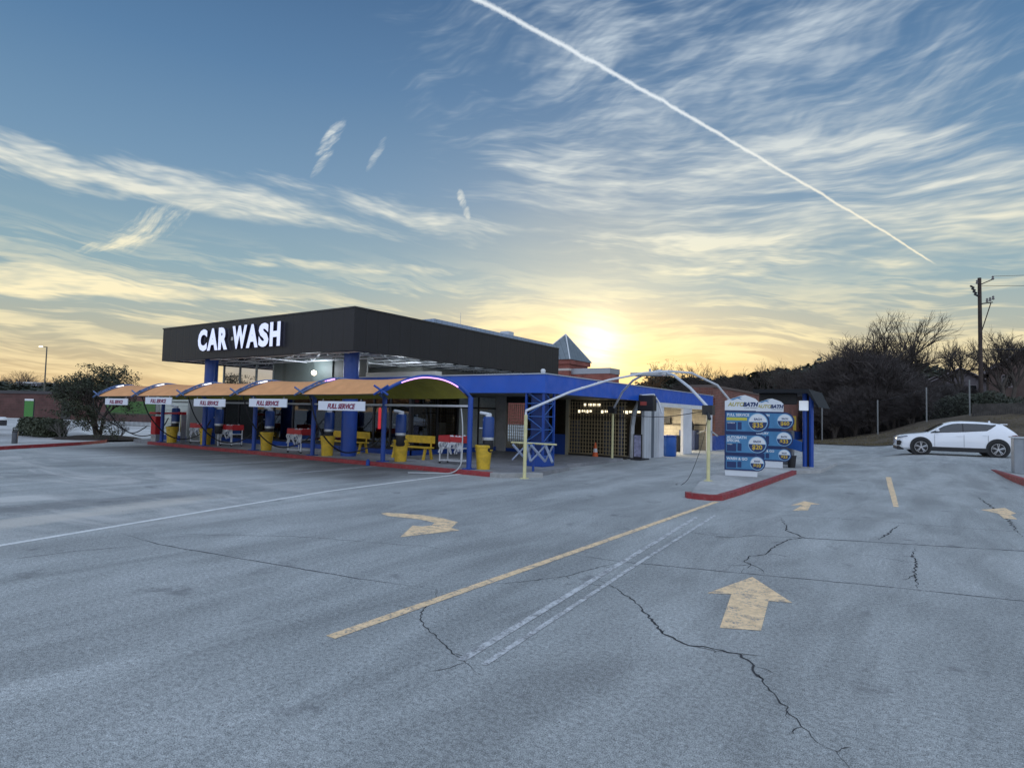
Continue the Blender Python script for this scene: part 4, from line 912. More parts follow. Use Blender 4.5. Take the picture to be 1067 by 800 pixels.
# entry gate with display
eg = thing('entry_gate', 'curved grey gate with a dark overhead display box before the white side panels', 'gate', (-10.7, 26.2, 0)); oe = (-10.7, 26.2, 0)
MB().tube([(-11.25, 26.4, 0), (-11.22, 26.4, 1.5), (-11.12, 26.35, 2.1), (-10.9, 26.3, 2.5), (-10.75, 26.25, 2.95)], .11, 10).build('curved_post', GALV, eg, oe)
MB().tube([(-10.72, 26.2, 2.9), (-10.2, 26.4, 2.95), (-10.0, 26.5, 2.6), (-9.85, 26.5, 2.1)], .04, 8).build('curved_arm', WHITEM, eg, oe)
MB().box(-10.85, 26.1, 2.2, -10.1, 26.5, 2.9).build('display_box', DARK, eg, oe, bevel=.03)
text_mb('EXIT', .001, .001).build if False else None
MB().box(-10.72, 26.085, 2.45, -10.42, 26.099, 2.62).build('display_screen', mat('dim_red_screen', (.12, .03, .03), .4, emit=(.6, .12, .1), es=.12), eg, oe)
MB().box(-11.35, 26.2, 0, -10.5, 26.7, .06).build('base_plate', DARK, eg, oe)
MB().box(-11.9, 26.45, 0, -11.75, 26.6, 2.4).build('back_post', mat('slate_post', (.08, .09, .13), .5), eg, oe)
ps = thing('poster_stand', 'narrow upright poster stand with a pale lavender panel beside the entry gate', 'sign', (-10.75, 25.95, 0))
MB().box(-.2, -.03, .05, .2, .03, 1.15).build('frame', FRAME, ps); MB().box(-.16, -.042, .15, .16, -.031, 1.1).build('panel', mat('lavender_print', (.33, .33, .48), .6, var=.35, vscale=7), ps); MB().box(-.25, -.2, 0, .25, .2, .05).build('stand_base', DARK, ps)
# blue bin and things in bays
bb = thing('storage_drum', 'tall blue plastic drum standing before the first open service bay', 'drum', (-10.75, 29.95, 0))
MB().lathe([(.33, 0), (.36, .05), (.36, .9), (.33, .98)], n=24).build('drum_body', mat('drum_blue', (.02, .11, .42), .4, var=.1), bb, smooth=True); MB().lathe([(.37, .97), (.37, 1.03), (.2, 1.06)], n=24).build('lid', BLUE, bb, smooth=True)
tc_ = thing('tool_cart', 'low red tool cart inside the first open service bay', 'cart', (-12.6, 35.7, 0))
MB().box(-.4, -.25, .12, .4, .25, .55).build('cabinet', REDP, tc_, bevel=.02); MB().box(-.42, -.27, .551, .42, .27, .58).tube([(-.35, 0, .58), (-.35, 0, .9)], .02, 6).build('top_tray', DARK, tc_); MB().box(-.38, -.2, 0, -.3, .2, .12).build('wheel', RUBBER, tc_); MB().box(.3, -.2, 0, .38, .2, .12).build('wheel', RUBBER, tc_)
eq = thing('wash_machine', 'dark wall-side machine with tank inside the second open bay', 'machine', (-12.2, 37.5, 0))
MB().box(-.5, -.4, 0, .5, .4, 1.2).build('machine_body', mat('machine_navy', (.03, .05, .12), .5), eq, bevel=.03); MB().lathe([(.3, 1.2), (.32, 1.5), (.2, 1.75)], n=16).build('tank', DARK, eq); MB().tube([(.5, 0, 1.0), (1.2, 0, 1.3), (1.8, -.2, .9)], .05, 6).build('pipe', GALV, eq)
sp_ = thing('waste_bin', 'dark bin on a stand inside the first open bay, left side', 'bin', (-11.9, 34.4, 0)); MB().lathe([(.22, 0), (.26, .8), (.26, .85)], n=16).build('bin_body', DARK, sp_); MB().lathe([(.27, .851), (.27, .9), (.1, .95)], n=16).build('lid', FRAME, sp_)
# traffic cone
co = thing('traffic_cone', 'orange traffic cone with a white band before the tan security grille', 'cone', (-12.55, 25.35, 0))
MB().box(-.19, -.19, 0, .19, .19, .03).build('cone_base', mat('cone_orange', (.75, .13, .03), .5), co); MB().lathe([(.14, .03), (.105, .28)], n=18).lathe([(.078, .45), (.03, .72)], n=18, m=0).build('cone_body', mat('cone_orange', (1, 1, 1)), co); MB().lathe([(.105, .281), (.078, .449)], n=18).build('reflective_band', WHITEM, co)
# ================================================================== price boards
NAVY = mat('board_navy', (.012, .035, .13), .5); SKYB = mat('board_blue', (.06, .22, .42), .5, var=.15, vscale=3); GOLD = mat('board_gold', (.62, .42, .05), .5); OLV = mat('board_olive', (.45, .40, .12), .5); WB = mat('board_white', (.70, .74, .78), .5); YEL = mat('board_yellow', (.55, .52, .06), .5); GREYT = mat('board_grey', (.35, .38, .42), .5)
def price_board(loc, rz, label, rows, s=1.):
    t = thing('price_board', label, 'sign', loc, rz, 'price boards on the menu island'); t.scale = (s, s, s)
    W_ = 1.0
    # white head with a ridge-like top outline
    out = [(-W_ / 2, 2.12), (W_ / 2 + .02, 2.12), (W_ / 2 + .02, 2.42), (.44, 2.50), (.30, 2.56), (.12, 2.62), (-.02, 2.60), (-.2, 2.53), (-.38, 2.47), (-W_ / 2, 2.42)]
    MX = Matrix.Translation((0, 0, 0)) @ Matrix.Rotation(R(90), 4, 'X')
    MB().prism(out, -.03, .03, 0, MX).build('board_head', WB, t)
    MB().box(-W_ / 2 + .02, -.025, 0, W_ / 2, .025, .26).build('board_foot', WB, t)
    MB().box(-W_ / 2, -.02, .26, W_ / 2 - .05, .02, 2.119).build('board_panel', NAVY, t)
    def tx(s_, x, z, size, m, bold=.004, shear=0, sx=1, al='LEFT', y=-.034, nm='lettering'):
        M = Matrix.Translation((x, y, z)) @ Matrix.Rotation(R(90), 4, 'X'); text_mb(s_, size, .002, bold, shear, sx, M, align=al).build(nm, m, t)
    tx('AUTO', -.40, 2.26, .175, OLV, .006, .25, .98); tx('BATH', .055, 2.26, .175, NAVY, .011, .25, .98)
    tx('CAR WASH', .10, 2.185, .07, GREYT, .001, 0, 1.1)
    r_ = MB(); r_.prism([(-.35, 2.47), (-.1, 2.56), (.05, 2.58), (-.05, 2.53), (.02, 2.47), (-.12, 2.51), (-.25, 2.45)], .031, .034, 0, MX); r_.build('ridge_mark', SKYB, t)
    z = 2.10
    for i, (h, ex, title, price, strip, sub, pc) in enumerate(rows):
        z0 = z - h; rad = h / 2
        pts = [(-W_ / 2, z0)]; cxr = ex - rad
        pts += [(cxr + rad * math.sin(a), z0 + rad - rad * math.cos(a)) for a in [math.pi * k / 16 for k in range(17)]] + [(-W_ / 2, z)]
        MB().prism(pts, .021, .045, 0, MX).build('row_plate', NAVY, t)
        g = .05; pts = [(-W_ / 2 + g, z0 + g)] + [(cxr + (rad - g) * math.sin(a), z0 + rad - (rad - g) * math.cos(a)) for a in [math.pi * k / 16 for k in range(17)]] + [(-W_ / 2 + g, z - g)]
        MB().prism(pts, .046, .049, 0, MX).build('row_face', SKYB, t)
        cz = z0 + rad; rr_ = rad * .76
        circ = lambda q, a0=0, a1=2 * math.pi, n=28: [(cxr + q * math.cos(a0 + (a1 - a0) * k / n), cz + q * math.sin(a0 + (a1 - a0) * k / n)) for k in range(n + (0 if a1 - a0 > 6 else 1))]
        MB().prism(circ(rr_ + .025), .050, .054, 0, MX).build('price_ring', mat('ring_blue', (.25, .45, .65), .5), t)
        MB().prism(circ(rr_, .05, math.pi - .05), .0545, .057, 0, MX).build('price_disc', WB, t)
        MB().prism(circ(rr_, math.pi + .0, 2 * math.pi - .0), .0545, .057, 0, MX).build('price_disc', NAVY, t)
        tx(price, cxr, cz - rr_ * .62, rr_ * .80, GOLD, .006, 0, 1.0, 'CENTER', -.060, 'price')
        tx(pc, cxr, cz + rr_ * .25, rr_ * .34, NAVY, .003, 0, 1, 'CENTER', -.060)
        yy = z - g - .115
        for k, tl in enumerate(title): tx(tl, -W_ / 2 + .07, yy - k * .105, .118, WB, .004, 0, .95, y=-.052)
        yy -= (len(title) - 1) * .105
        if strip: MB().box(-W_ / 2 + .06, -.0525, yy - .14, cxr - rr_ - .06, -.050, yy - .045).build('stripe', YEL, t); yy -= .14
        q = MB()
        q.box(-W_ / 2 + .07, -.0525, z0 + g + .03, -W_ / 2 + .36, -.050, max(z0 + g + .06, yy - .06)); q.box(-W_ / 2 + .40, -.0525, z0 + g + .05, -W_ / 2 + .52, -.050, max(z0 + g + .08, yy - .05))
        q.build('note_block', NAVY, t)
        for k, sb in enumerate(sub): tx(sb, -W_ / 2 + .09, max(z0 + g + .05, yy - .10) - k * .06, .05, WB, .001, 0, 1, y=-.055)
        z = z0 - .03
    MB().box(-W_ / 2 + .1, .03, 0, -W_ / 2 + .18, .11, 2.1).build('support', GALV, t); MB().box(W_ / 2 - .2, .03, 0, W_ / 2 - .12, .11, 2.1).build('support', GALV, t)
    return t
price_board((-4.93, 20.3, .125), R(12), 'nearer blue price board with 35, 20 and 10 dollar circles on the menu island', [(.70, .86, ['FULL SERVICE'], '$35', True, ['EXTERIOR'], 'EACH'), (.66, .82, ['AUTOBATH', 'SPECIAL'], '$20', False, ['WASH'], 'EACH'), (.50, .74, ['WASH & GO'], '$10', False, [''], 'EACH')], .98)
price_board((-5.05, 25.0, .125), R(10), 'farther blue price board with 60, 33 and 23 dollar circles, behind the nearer one', [(.66, .90, ['PREMIUM'], '$60', False, ['DETAIL'], 'EACH'), (.64, .86, ['LUXURY'], '$33', False, ['WASH'], 'EACH'), (.50, .80, ['WASH & GO'], '$23', False, [''], 'EACH')], 1.0)
# pay station shelter
ks = thing('pay_shelter', 'dark flat-roofed pay station shelter on blue posts behind the price boards', 'shelter', (-4.6, 26.6, .125)); ok = (-4.6, 26.6, .125)
MB().add([(-5.7, 25.3, 2.98), (-3.75, 25.3, 2.98), (-3.45, 25.5, 2.45), (-3.45, 28.6, 2.45), (-3.75, 28.8, 2.98), (-5.7, 28.8, 2.98), (-5.7, 25.3, 3.12), (-3.70, 25.3, 3.12), (-3.38, 25.45, 2.45), (-3.38, 28.65, 2.45), (-3.70, 28.8, 3.12), (-5.7, 28.8, 3.12)], [(0, 1, 7, 6), (1, 2, 8, 7), (2, 3, 9, 8), (3, 4, 10, 9), (4, 5, 11, 10), (5, 0, 6, 11), (0, 5, 4, 1), (1, 4, 3, 2), (6, 7, 10, 11), (7, 8, 9, 10)]).build('roof', mat('charcoal_roof', (.008, .010, .014), .8), ks, ok)
for (x, y) in ((-3.95, 26.1), (-3.72, 26.1)):
    MB().tube([(x, y, .125), (x, y, 3.0)], .085, 10).build('post', BLUE, ks, ok)
MB().tube([(-5.5, 28.4, .125), (-5.5, 28.4, 3.0)], .07, 8).build('post', BLUE, ks, ok)
MB().box(-4.1, 25.9, .1255, -3.55, 26.3, .16).build('base_plate', GALV, ks, ok)
MB().add([(-5.3, 26.05, 1.55), (-4.04, 26.05, 1.1), (-4.04, 26.15, 1.1), (-5.3, 26.15, 1.55), (-5.3, 26.05, 1.05), (-4.04, 26.05, .72), (-4.04, 26.15, .72), (-5.3, 26.15, 1.05)], [(0, 1, 2, 3), (4, 7, 6, 5), (0, 4, 5, 1), (1, 5, 6, 2), (2, 6, 7, 3), (3, 7, 4, 0)]).build('side_beam', mat('mid_blue', (.02, .11, .40), .4), ks, ok)
MB().box(-4.12, 25.85, 2.32, -3.80, 26.0, 2.70).build('light_box', mat('lamp_box_white', (.75, .78, .8), .4, emit=(.75, .85, 1), es=.35), ks, ok, bevel=.02)
MB().box(-4.35, 25.95, 1.55, -4.25, 26.05, 2.1).build('tag_panel', GOLD, ks, ok)
MB().box(-5.2, 27.2, .126, -4.6, 27.8, 1.5).build('pay_kiosk', mat('kiosk_grey', (.12, .13, .15), .5), ks, ok, bevel=.03)
MB().box(-5.6, 25.9, 2.55, -4.2, 26.02, 2.98).build('hanging_panel', mat('kiosk_black', (.010, .011, .013), .5), ks, ok, bevel=.02)  # black fascia panel hung beneath the shelter roof
MB().box(-4.05, 26.25, .126, -3.80, 26.33, 2.98).build('post_cladding', mat('tan_cladding', (.05, .04, .03), .7), ks, ok)
tb = thing('small_planter', 'small black planter bucket on the island beside the farther price board', 'planter', (-4.33, 25.55, .125)); MB().lathe([(.13, 0), (.17, .42)], n=16).build('bucket', DARK, tb); MB().lathe([(.18, .421), (.18, .46), (.15, .44)], n=16).build('rim', FRAME, tb)
# grey cabinet on the right island
rc = thing('utility_cabinet', 'grey metal utility cabinet on the right hand island, cut by the photo edge', 'cabinet', (2.86, 29.2, .2))
MB().box(-.28, -.5, 0, .9, .5, 1.28).build('cabinet_body', mat('cabinet_grey', (.30, .33, .36), .45, .3, var=.1), rc, bevel=.02); MB().box(-.34, -.56, 1.281, .96, .56, 1.33).build('cabinet_lid', mat('cabinet_lid', (.5, .53, .55), .4, .3), rc); MB().box(.0, -.515, .1, .8, -.501, 1.2).build('door_panel', mat('cabinet_door', (.24, .27, .31), .45, .3), rc)
# ================================================================== white SUV
cz_ = gh(1.0, 36.7)
suv = thing('parked_suv', 'white compact SUV seen from its left side, crossing the far end of the lot', 'car', (1.0, 36.7, cz_), R(8))
CARW = mat('car_white', (.86, .88, .92), .22, coat=.8); CARB = mat('car_cladding', (.016, .016, .018), .55); CARG = mat('car_glass', (.012, .016, .02), .06, coat=1.); CHR = mat('rim_metal', (.55, .56, .58), .3, .8)
def interp(tab, x):
    if x <= tab[0][0]: return tab[0][1]
    for (a, b), (c, d_) in zip(tab, tab[1:]):
        if x <= c:
            t = (x - a) / (c - a); return b + (d_ - b) * t
    return tab[-1][1]
ZT = [(0, .70), (.04, .80), (.15, .88), (.45, .95), (.9, 1.01), (1.26, 1.06), (1.6, 1.27), (1.98, 1.50), (2.3, 1.60), (2.7, 1.635), (3.2, 1.63), (3.7, 1.60), (4.22, 1.53), (4.45, 1.36), (4.68, 1.17), (4.76, 1.08), (4.84, .90)]
Z0 = [(0, .40), (.08, .28), (.3, .22), (4.4, .22), (4.7, .30), (4.84, .45)]
HW = [(0, .58), (.06, .74), (.2, .85), (.5, .91), (1, .93), (3.8, .93), (4.4, .90), (4.7, .84), (4.84, .72)]
BT = [(0, .64), (.15, .82), (.45, .89), (.9, .95), (1.26, 1.01), (2.7, 1.10), (3.7, 1.19), (4.3, 1.19), (4.6, 1.12), (4.76, 1.02), (4.84, .84)]
def wr(x):
    zt, bt, w = interp(ZT, x), interp(BT, x), interp(HW, x); k = min(1, max(0, (zt - bt) / .45)); return w * (.93 - .24 * k)
def section(x):
    w, z0, zt, bt = interp(HW, x), interp(Z0, x), interp(ZT, x), interp(BT, x); r_ = wr(x); zm = z0 + (bt - z0) * .45
    top = zt - min(.05, (zt - bt) * .5)
    h = [(w * .86, z0), (w * .985, z0 + .10), (w * 1.0, zm), (w * .985, zm + (bt - zm) * .6), (w * .93, bt), ((w * .93 + r_) / 2 + .012, (bt + top) / 2), (r_, top), (r_ * .86, zt - .008), (r_ * .45, zt + .012)]
    return h + [(0, zt + .018)] + [(-a, b) for a, b in reversed(h)]
b = MB(); xs = sorted(set([.0, .02, .06, .1, .15, .22, .3] + [round(.4 + .12 * k, 3) for k in range(36)] + [4.7, 4.76, 4.8, 4.84, 1.26, 1.98, 4.22])); ring = []
for x in xs:
    s_ = section(x); ring.append([(x - 2.42, y, z) for y, z in s_])
n_ = len(ring[0]); vs = [p for r_ in ring for p in r_]
fs = [(i * n_ + j, (i + 1) * n_ + j, (i + 1) * n_ + j + 1, i * n_ + j + 1) for i in range(len(xs) - 1) for j in range(n_ - 1)]
fs += [(i * n_ + n_ - 1, (i + 1) * n_ + n_ - 1, (i + 1) * n_, i * n_) for i in range(len(xs) - 1)] + [tuple(range(n_)), tuple(reversed(range((len(xs) - 1) * n_, len(xs) * n_)))]
b.add(vs, fs); b.build('body', CARW, suv, smooth=True)
def side_y(x, z):
    w, zt, bt = interp(HW, x), interp(ZT, x), interp(BT, x); top = zt - min(.05, (zt - bt) * .5); t = min(1, max(0, (z - bt) / max(.01, top - bt)))
    return w * .93 + (wr(x) - w * .93) * t + .024 * math.sin(math.pi * t)
def sidewin(x0, x1, sgn, name, m, bot, top, off=.008):
    g = MB(); k = 14; v_ = []
    for i in range(k + 1):
        x = x0 + (x1 - x0) * i / k; zb, zt_ = bot(x), top(x)
        for j in range(5):
            z = zb + (zt_ - zb) * j / 4; v_.append((x - 2.42, sgn * (side_y(x, z) + off), z))
    f_ = [(i * 5 + j, i * 5 + j + 1, (i + 1) * 5 + j + 1, (i + 1) * 5 + j) for i in range(k) for j in range(4)]
    g.add(v_, f_ if sgn > 0 else [q[::-1] for q in f_]); g.build(name, m, suv, smooth=True)
wb = lambda x: interp(BT, x) + .045 + max(0, (x - 3.62)) * .75
wt = lambda x: max(wb(x) + .004, min(interp([(1.45, 1.06), (1.62, 1.20), (2.05, 1.46), (2.4, 1.52)], x), interp(ZT, x) - .105))
for s in (-1, 1):
    sidewin(1.46, 2.66, s, 'side_window', CARG, wb, wt); sidewin(2.70, 3.92, s, 'side_window', CARG, wb, wt)
    sidewin(1.40, 3.96, s, 'window_surround', CARB, lambda x: wb(x) - .015, lambda x: wt(x) + .015, .004)
def toppatch(x0, x1, fr_, name, m, off=.006):
    g = MB(); v_ = []; k = 8
    for i in range(k + 1):
        x = x0 + (x1 - x0) * i / k; zt = interp(ZT, x); r_ = wr(x) * fr_
        for j in range(7):
            u = -1 + j / 3; v_.append((x - 2.42, r_ * u, zt + .018 - .026 * u * u + off))
    g.add(v_, [(i * 7 + j, (i + 1) * 7 + j, (i + 1) * 7 + j + 1, i * 7 + j + 1) for i in range(k) for j in range(6)]); g.build(name, m, suv, smooth=True)
toppatch(1.30, 1.96, .88, 'windscreen', CARG, .012); toppatch(4.26, 4.66, .84, 'rear_window', CARG, .012)
def disc(cx, cz, r, y0, y1, n=32, a0=0, a1=2 * math.pi):
    return [(cx + r * math.cos(a0 + (a1 - a0) * i / n), cz + r * math.sin(a0 + (a1 - a0) * i / n)) for i in range(n)]
for s in (-1, 1):
    MX = Matrix.Rotation(R(90), 4, 'X')
    for wx in (1.00, 3.98):
        x = wx - 2.42
        q = MB(); q.prism(disc(x, .40, .455, 0, 0), -.945 if s > 0 else .60, -.60 if s > 0 else .945, 0, MX); q.build('wheel_arch', CARB, suv)
        ty = MB(); ty.tube([(x, s * .74, .365), (x, s * .955, .365)], .365, 36); ob_ = ty.build('tyre', mat('tyre_rubber', (.012, .012, .013), .75), suv)
        rm = MB(); rm.tube([(x, s * .956, .365), (x, s * .960, .365)], .265, 30); r1 = rm.build('rim', CARB, ob_)
        spk = MB()
        for k in range(5):
            a = 2 * math.pi * k / 5 + .3
            for da in (-.14, .14): spk.tube([(x + .05 * math.cos(a + da), s * .966, .365 + .05 * math.sin(a + da)), (x + .25 * math.cos(a + da), s * .966, .365 + .25 * math.sin(a + da))], .017, 5)
        rg = [(x + .262 * math.cos(2 * math.pi * i / 28), s * .964, .365 + .262 * math.sin(2 * math.pi * i / 28)) for i in range(29)]
        spk.tube(rg, .010, 5).tube([(x, s * .957, .365), (x, s * .975, .365)], .055, 12)
        spk.build('spoke', CHR, ob_)
    MB().box(1.40 - 2.42, s * .80, .20, 3.55 - 2.42, s * .948, .40).build('side_skirt', CARB, suv, bevel=.015)
    MB().box(1.58 - 2.42, s * .90, 1.13, 1.72 - 2.42, s * 1.10, 1.25).build('mirror', CARW, suv, bevel=.03)
    MB().add([(-2.38, s * .70, .78), (-2.30, s * .86, .78), (-1.95, s * .925, .86), (-1.98, s * .91, .90), (-2.3, s * .83, .835), (-2.38, s * .66, .82)], [tuple(range(6)) if s < 0 else tuple(range(5, -1, -1))]).build('headlight', mat('headlight', (.10, .12, .16), .12, coat=1), suv)
    MB().add([(-2.40, s * .70, .42), (-2.27, s * .885, .42), (-2.20, s * .90, .60), (-2.30, s * .86, .66), (-2.40, s * .72, .64)], [tuple(range(5)) if s < 0 else tuple(range(4, -1, -1))]).build('front_vent', CARB, suv)
    MB().add([(2.05, s * .925, 1.02), (2.24, s * .88, 1.06), (2.37, s * .78, 1.02), (2.37, s * .79, .93), (2.20, s * .905, .94)], [tuple(range(5)) if s < 0 else tuple(range(4, -1, -1))]).build('tail_light', mat('tail_red', (.12, .01, .015), .2, coat=1), suv)
    dl_ = MB()
    for xx in (1.55, 2.70, 3.62): dl_.box(xx - 2.42 - .004, s * .926, .42, xx - 2.42 + .004, s * .936, 1.0)
    dl_.build('door_gap', CARB, suv)
    dh = MB().box(2.42 - 2.42, s * .93, .93, 2.60 - 2.42, s * .95, .955).box(3.42 - 2.42, s * .93, .99, 3.58 - 2.42, s * .95, 1.015); dh.build('door_handle', CARW, suv)
MB().box(-2.40, -.80, .20, -2.1, .80, .38).box(2.05, -.84, .26, 2.40, .84, .50).build('bumper_trim', CARB, suv, bevel=.04)
MB().box(4.15 - 2.42, -.58, 1.515, 4.42 - 2.42, .58, 1.555).build('spoiler', CARW, suv, bevel=.015)
MB().lathe([(.05, 0), (.04, .05), (.01, .09)], (3.85 - 2.42, 0, 1.60), 10).build('antenna', CARW, suv)
# ================================================================== vegetation
def grow(rnd, p, d_, L, r, depth, maxd, trunk, twig, tips, spread=.55, nseg=3, up=.12, ratio=.72, split=(3, 4), thick_depth=2):
    pts = [p.copy()]; q = p.copy(); dd = d_.copy()
    for i in range(nseg):
        dd = (dd + Vector((rnd.uniform(-1, 1), rnd.uniform(-1, 1), rnd.uniform(-.6, .8) + up)) * .17).normalized(); q = q + dd * (L / nseg); pts.append(q.copy())
    tgt = trunk if depth <= thick_depth else twig
    tgt.tube(pts, r, 6 if depth <= 1 else (4 if depth <= thick_depth else 3), 0, False, r * (.62 if depth < maxd else .3))
    if depth >= maxd: tips.append((q.copy(), dd.copy())); return
    k = rnd.randint(*split)
    for j in range(k):
        ax = Vector((rnd.uniform(-1, 1), rnd.uniform(-1, 1), rnd.uniform(-1, 1))); ax = ax - dd * ax.dot(dd)
        if ax.length < .01: continue
        ax.normalize(); nd = (dd + ax * spread * rnd.uniform(.5, 1.4)).normalized(); nd.z += up * .6; nd.normalize()
        st = pts[-1] if j < 2 else pts[rnd.randint(1, nseg)]
        grow(rnd, st.copy(), nd, L * ratio * rnd.uniform(.8, 1.15), r * .58, depth + 1, maxd, trunk, twig, tips, spread, nseg, up, ratio, split, thick_depth)
def leafcloud(rnd, mb, c, rx, ry, rz, n, s, m=0):
    for i in range(n):
        v = Vector((rnd.gauss(0, 1), rnd.gauss(0, 1), rnd.gauss(0, 1))).normalized() * rnd.random() ** .45
        p = Vector((c[0] + v.x * rx, c[1] + v.y * ry, c[2] + v.z * rz)); a = Vector((rnd.gauss(0, 1), rnd.gauss(0, 1), rnd.gauss(0, 1))).normalized(); b_ = a.orthogonal().normalized(); k = s * rnd.uniform(.6, 1.3)
        mb.add([p - a * k, p + b_ * k * .45, p + a * k, p - b_ * k * .45], [(0, 1, 2, 3)], m)
LEAF_D = foliage_mat('dark_leaves', (.022, .030, .016), (.055, .062, .028)); LEAF_G = foliage_mat('evergreen_leaves', (.020, .028, .018), (.045, .052, .030)); LEAF_B = foliage_mat('sunlit_orange_leaves', (.09, .050, .018), (.16, .085, .03)); LEAF_H = foliage_mat('hedge_leaves', (.030, .040, .022), (.06, .07, .035))
PROTO = {}
def tree_proto(key, seed, H, maxd, spread, split, ratio, lean=0, leaves=None, multi=1, r0=None, trunk_f=.28, twigmat=None, up=.12, lsize=.09, lcl=(.3, 9)):
    rnd = random.Random(seed); tr, tw, tips = MB(), MB(), []
    for k in range(multi):
        a = rnd.uniform(0, 6.28); d_ = Vector((math.cos(a) * (.25 if multi > 1 else .04) + lean, math.sin(a) * (.25 if multi > 1 else .04), 1)).normalized()
        grow(rnd, Vector((math.cos(a) * .12 * (multi > 1), math.sin(a) * .12 * (multi > 1), -.15)), d_, H * trunk_f, r0 or H * .022, 0, maxd, tr, tw, tips, spread, 3, up, ratio, split)
    t_me = tr.mesh('trunk', BARK, smooth=True); zmax = max(t[0].z for t in tips)
    c_mb = MB(); c_mb.v, c_mb.f, c_mb.mi = tw.v, tw.f, tw.mi
    if leaves:
        for (p, d_) in tips: leafcloud(rnd, c_mb, p, lcl[0], lcl[0], lcl[0] * .8, lcl[1], lsize, 1)
    c_me = c_mb.mesh('crown', [twigmat or TWIG, leaves or TWIG]); PROTO[key] = (t_me, c_me, zmax)
def put_tree(key, name, label, cat, x, y, h, rz, group, z=None, sx=1.):
    t_me, c_me, zm = PROTO[key]; s = h / zm; zz = gh(x, y) if z is None else z
    t = thing(name, label, cat, (x, y, zz), rz, group); t.scale = (s * sx, s * sx, s)
    for nm, me in (('trunk', t_me), ('crown', c_me)):
        o = bpy.data.objects.new(nm, me); COL.objects.link(o); o.parent = t
    return t
tree_proto('bare_a', 5, 10, 6, .60, (3, 4), .74, trunk_f=.24); tree_proto('bare_b', 11, 10, 6, .70, (3, 4), .73, trunk_f=.22); tree_proto('bare_c', 23, 10, 6, .55, (3, 4), .75, multi=2, trunk_f=.2)
DTW = mat('dark_twigs', (.075, .064, .062), .95)
tree_proto('thicket', 31, 8, 5, .70, (5, 6), .74, multi=3, trunk_f=.2, twigmat=DTW); tree_proto('thicket_b', 37, 8, 5, .62, (5, 6), .74, multi=2, trunk_f=.22, twigmat=DTW)
tree_proto('oak', 41, 5, 5, .75, (3, 4), .73, multi=3, trunk_f=.26, leaves=LEAF_D, lsize=.05, lcl=(.20, 9), r0=.09)
tree_proto('slim', 53, 7, 5, .42, (3, 4), .75, trunk_f=.30, leaves=LEAF_B, lsize=.07, lcl=(.25, 3), twigmat=mat('sunlit_orange_twigs', (.13, .075, .035), .9))  # orange of the low sun is put into leaf and twig colours
tree_proto('far_green', 61, 8, 4, .70, (4, 5), .72, multi=2, trunk_f=.25, leaves=LEAF_G, lsize=.30, lcl=(.9, 16))
# right hand woods. direction helper: a point at a given bearing (degrees right of world +y) and distance
def pol(px, dist):   # bearing from the photo column, at the given camera depth
    a = math.atan((px - 533.5) / 638.) - R(34.2); dd = dist / math.cos(math.atan((px - 533.5) / 638.)); return dd * math.sin(a), dd * math.cos(a)
tall = [(941, 66, 13.2, 'bare_a', 1.2, .92), (893, 64, 12.0, 'bare_b', .4, 1.15), (866, 70, 9.6, 'bare_c', 2.2, 1.2), (918, 72, 12.6, 'bare_c', 4.0, 1.1), (1003, 76, 10.6, 'bare_b', 2.9, .9), (1048, 92, 11.5, 'bare_a', 5.0, 1.0), (975, 80, 11.0, 'bare_a', 3.4, .9), (1052, 62, 9.5, 'bare_c', 1.1, .9)]
tl = ['tallest bare tree with a round open crown above the white SUV front', 'wide bare tree in the dark mass of woods left of the tallest tree', 'lowest bare tree at the left edge of the dark woods', 'bare tree between the tallest tree and the wide bare tree', 'slender bare tree just left of the utility pole', 'pale bare tree right of the utility pole, before the houses', 'bare tree behind the tallest tree, towards the utility pole', 'bare tree in front of the brown gabled house at the right edge']
for i, (px, dd, h, k, rz, sx) in enumerate(tall):
    x, y = pol(px, dd); put_tree(k, 'bare_tree', tl[i], 'tree', x, y, h, rz, 'bare winter trees behind the lot', sx=sx)
rnd = random.Random(77)
tk = [(846, 80, 6.6), (854, 72, 7.2), (864, 68, 8.4), (876, 66, 9.0), (888, 64, 9.4), (900, 68, 10.0), (911, 63, 9.0), (923, 66, 8.4), (935, 64, 6.2), (946, 70, 6.0), (957, 66, 5.0), (968, 72, 5.2), (978, 68, 4.6), (990, 74, 4.6), (1004, 76, 4.2), (858, 84, 9.0), (880, 84, 11.0), (904, 84, 11.6), (928, 86, 9.0), (958, 84, 6.6), (986, 88, 6.0), (870, 60, 5.0), (890, 60, 5.4), (910, 60, 5.6), (930, 61, 5.4), (950, 60, 4.4), (848, 62, 4.2)]
for i, (px, dd, h) in enumerate(tk):
    x, y = pol(px, dd); put_tree('thicket' if i % 2 else 'thicket_b', 'thicket_tree', 'dense dark twiggy tree packed in the woods right of the brick wing', 'tree', x, y, h, rnd.uniform(0, 6), 'dark trees of the woods beyond the fence', sx=1.15)
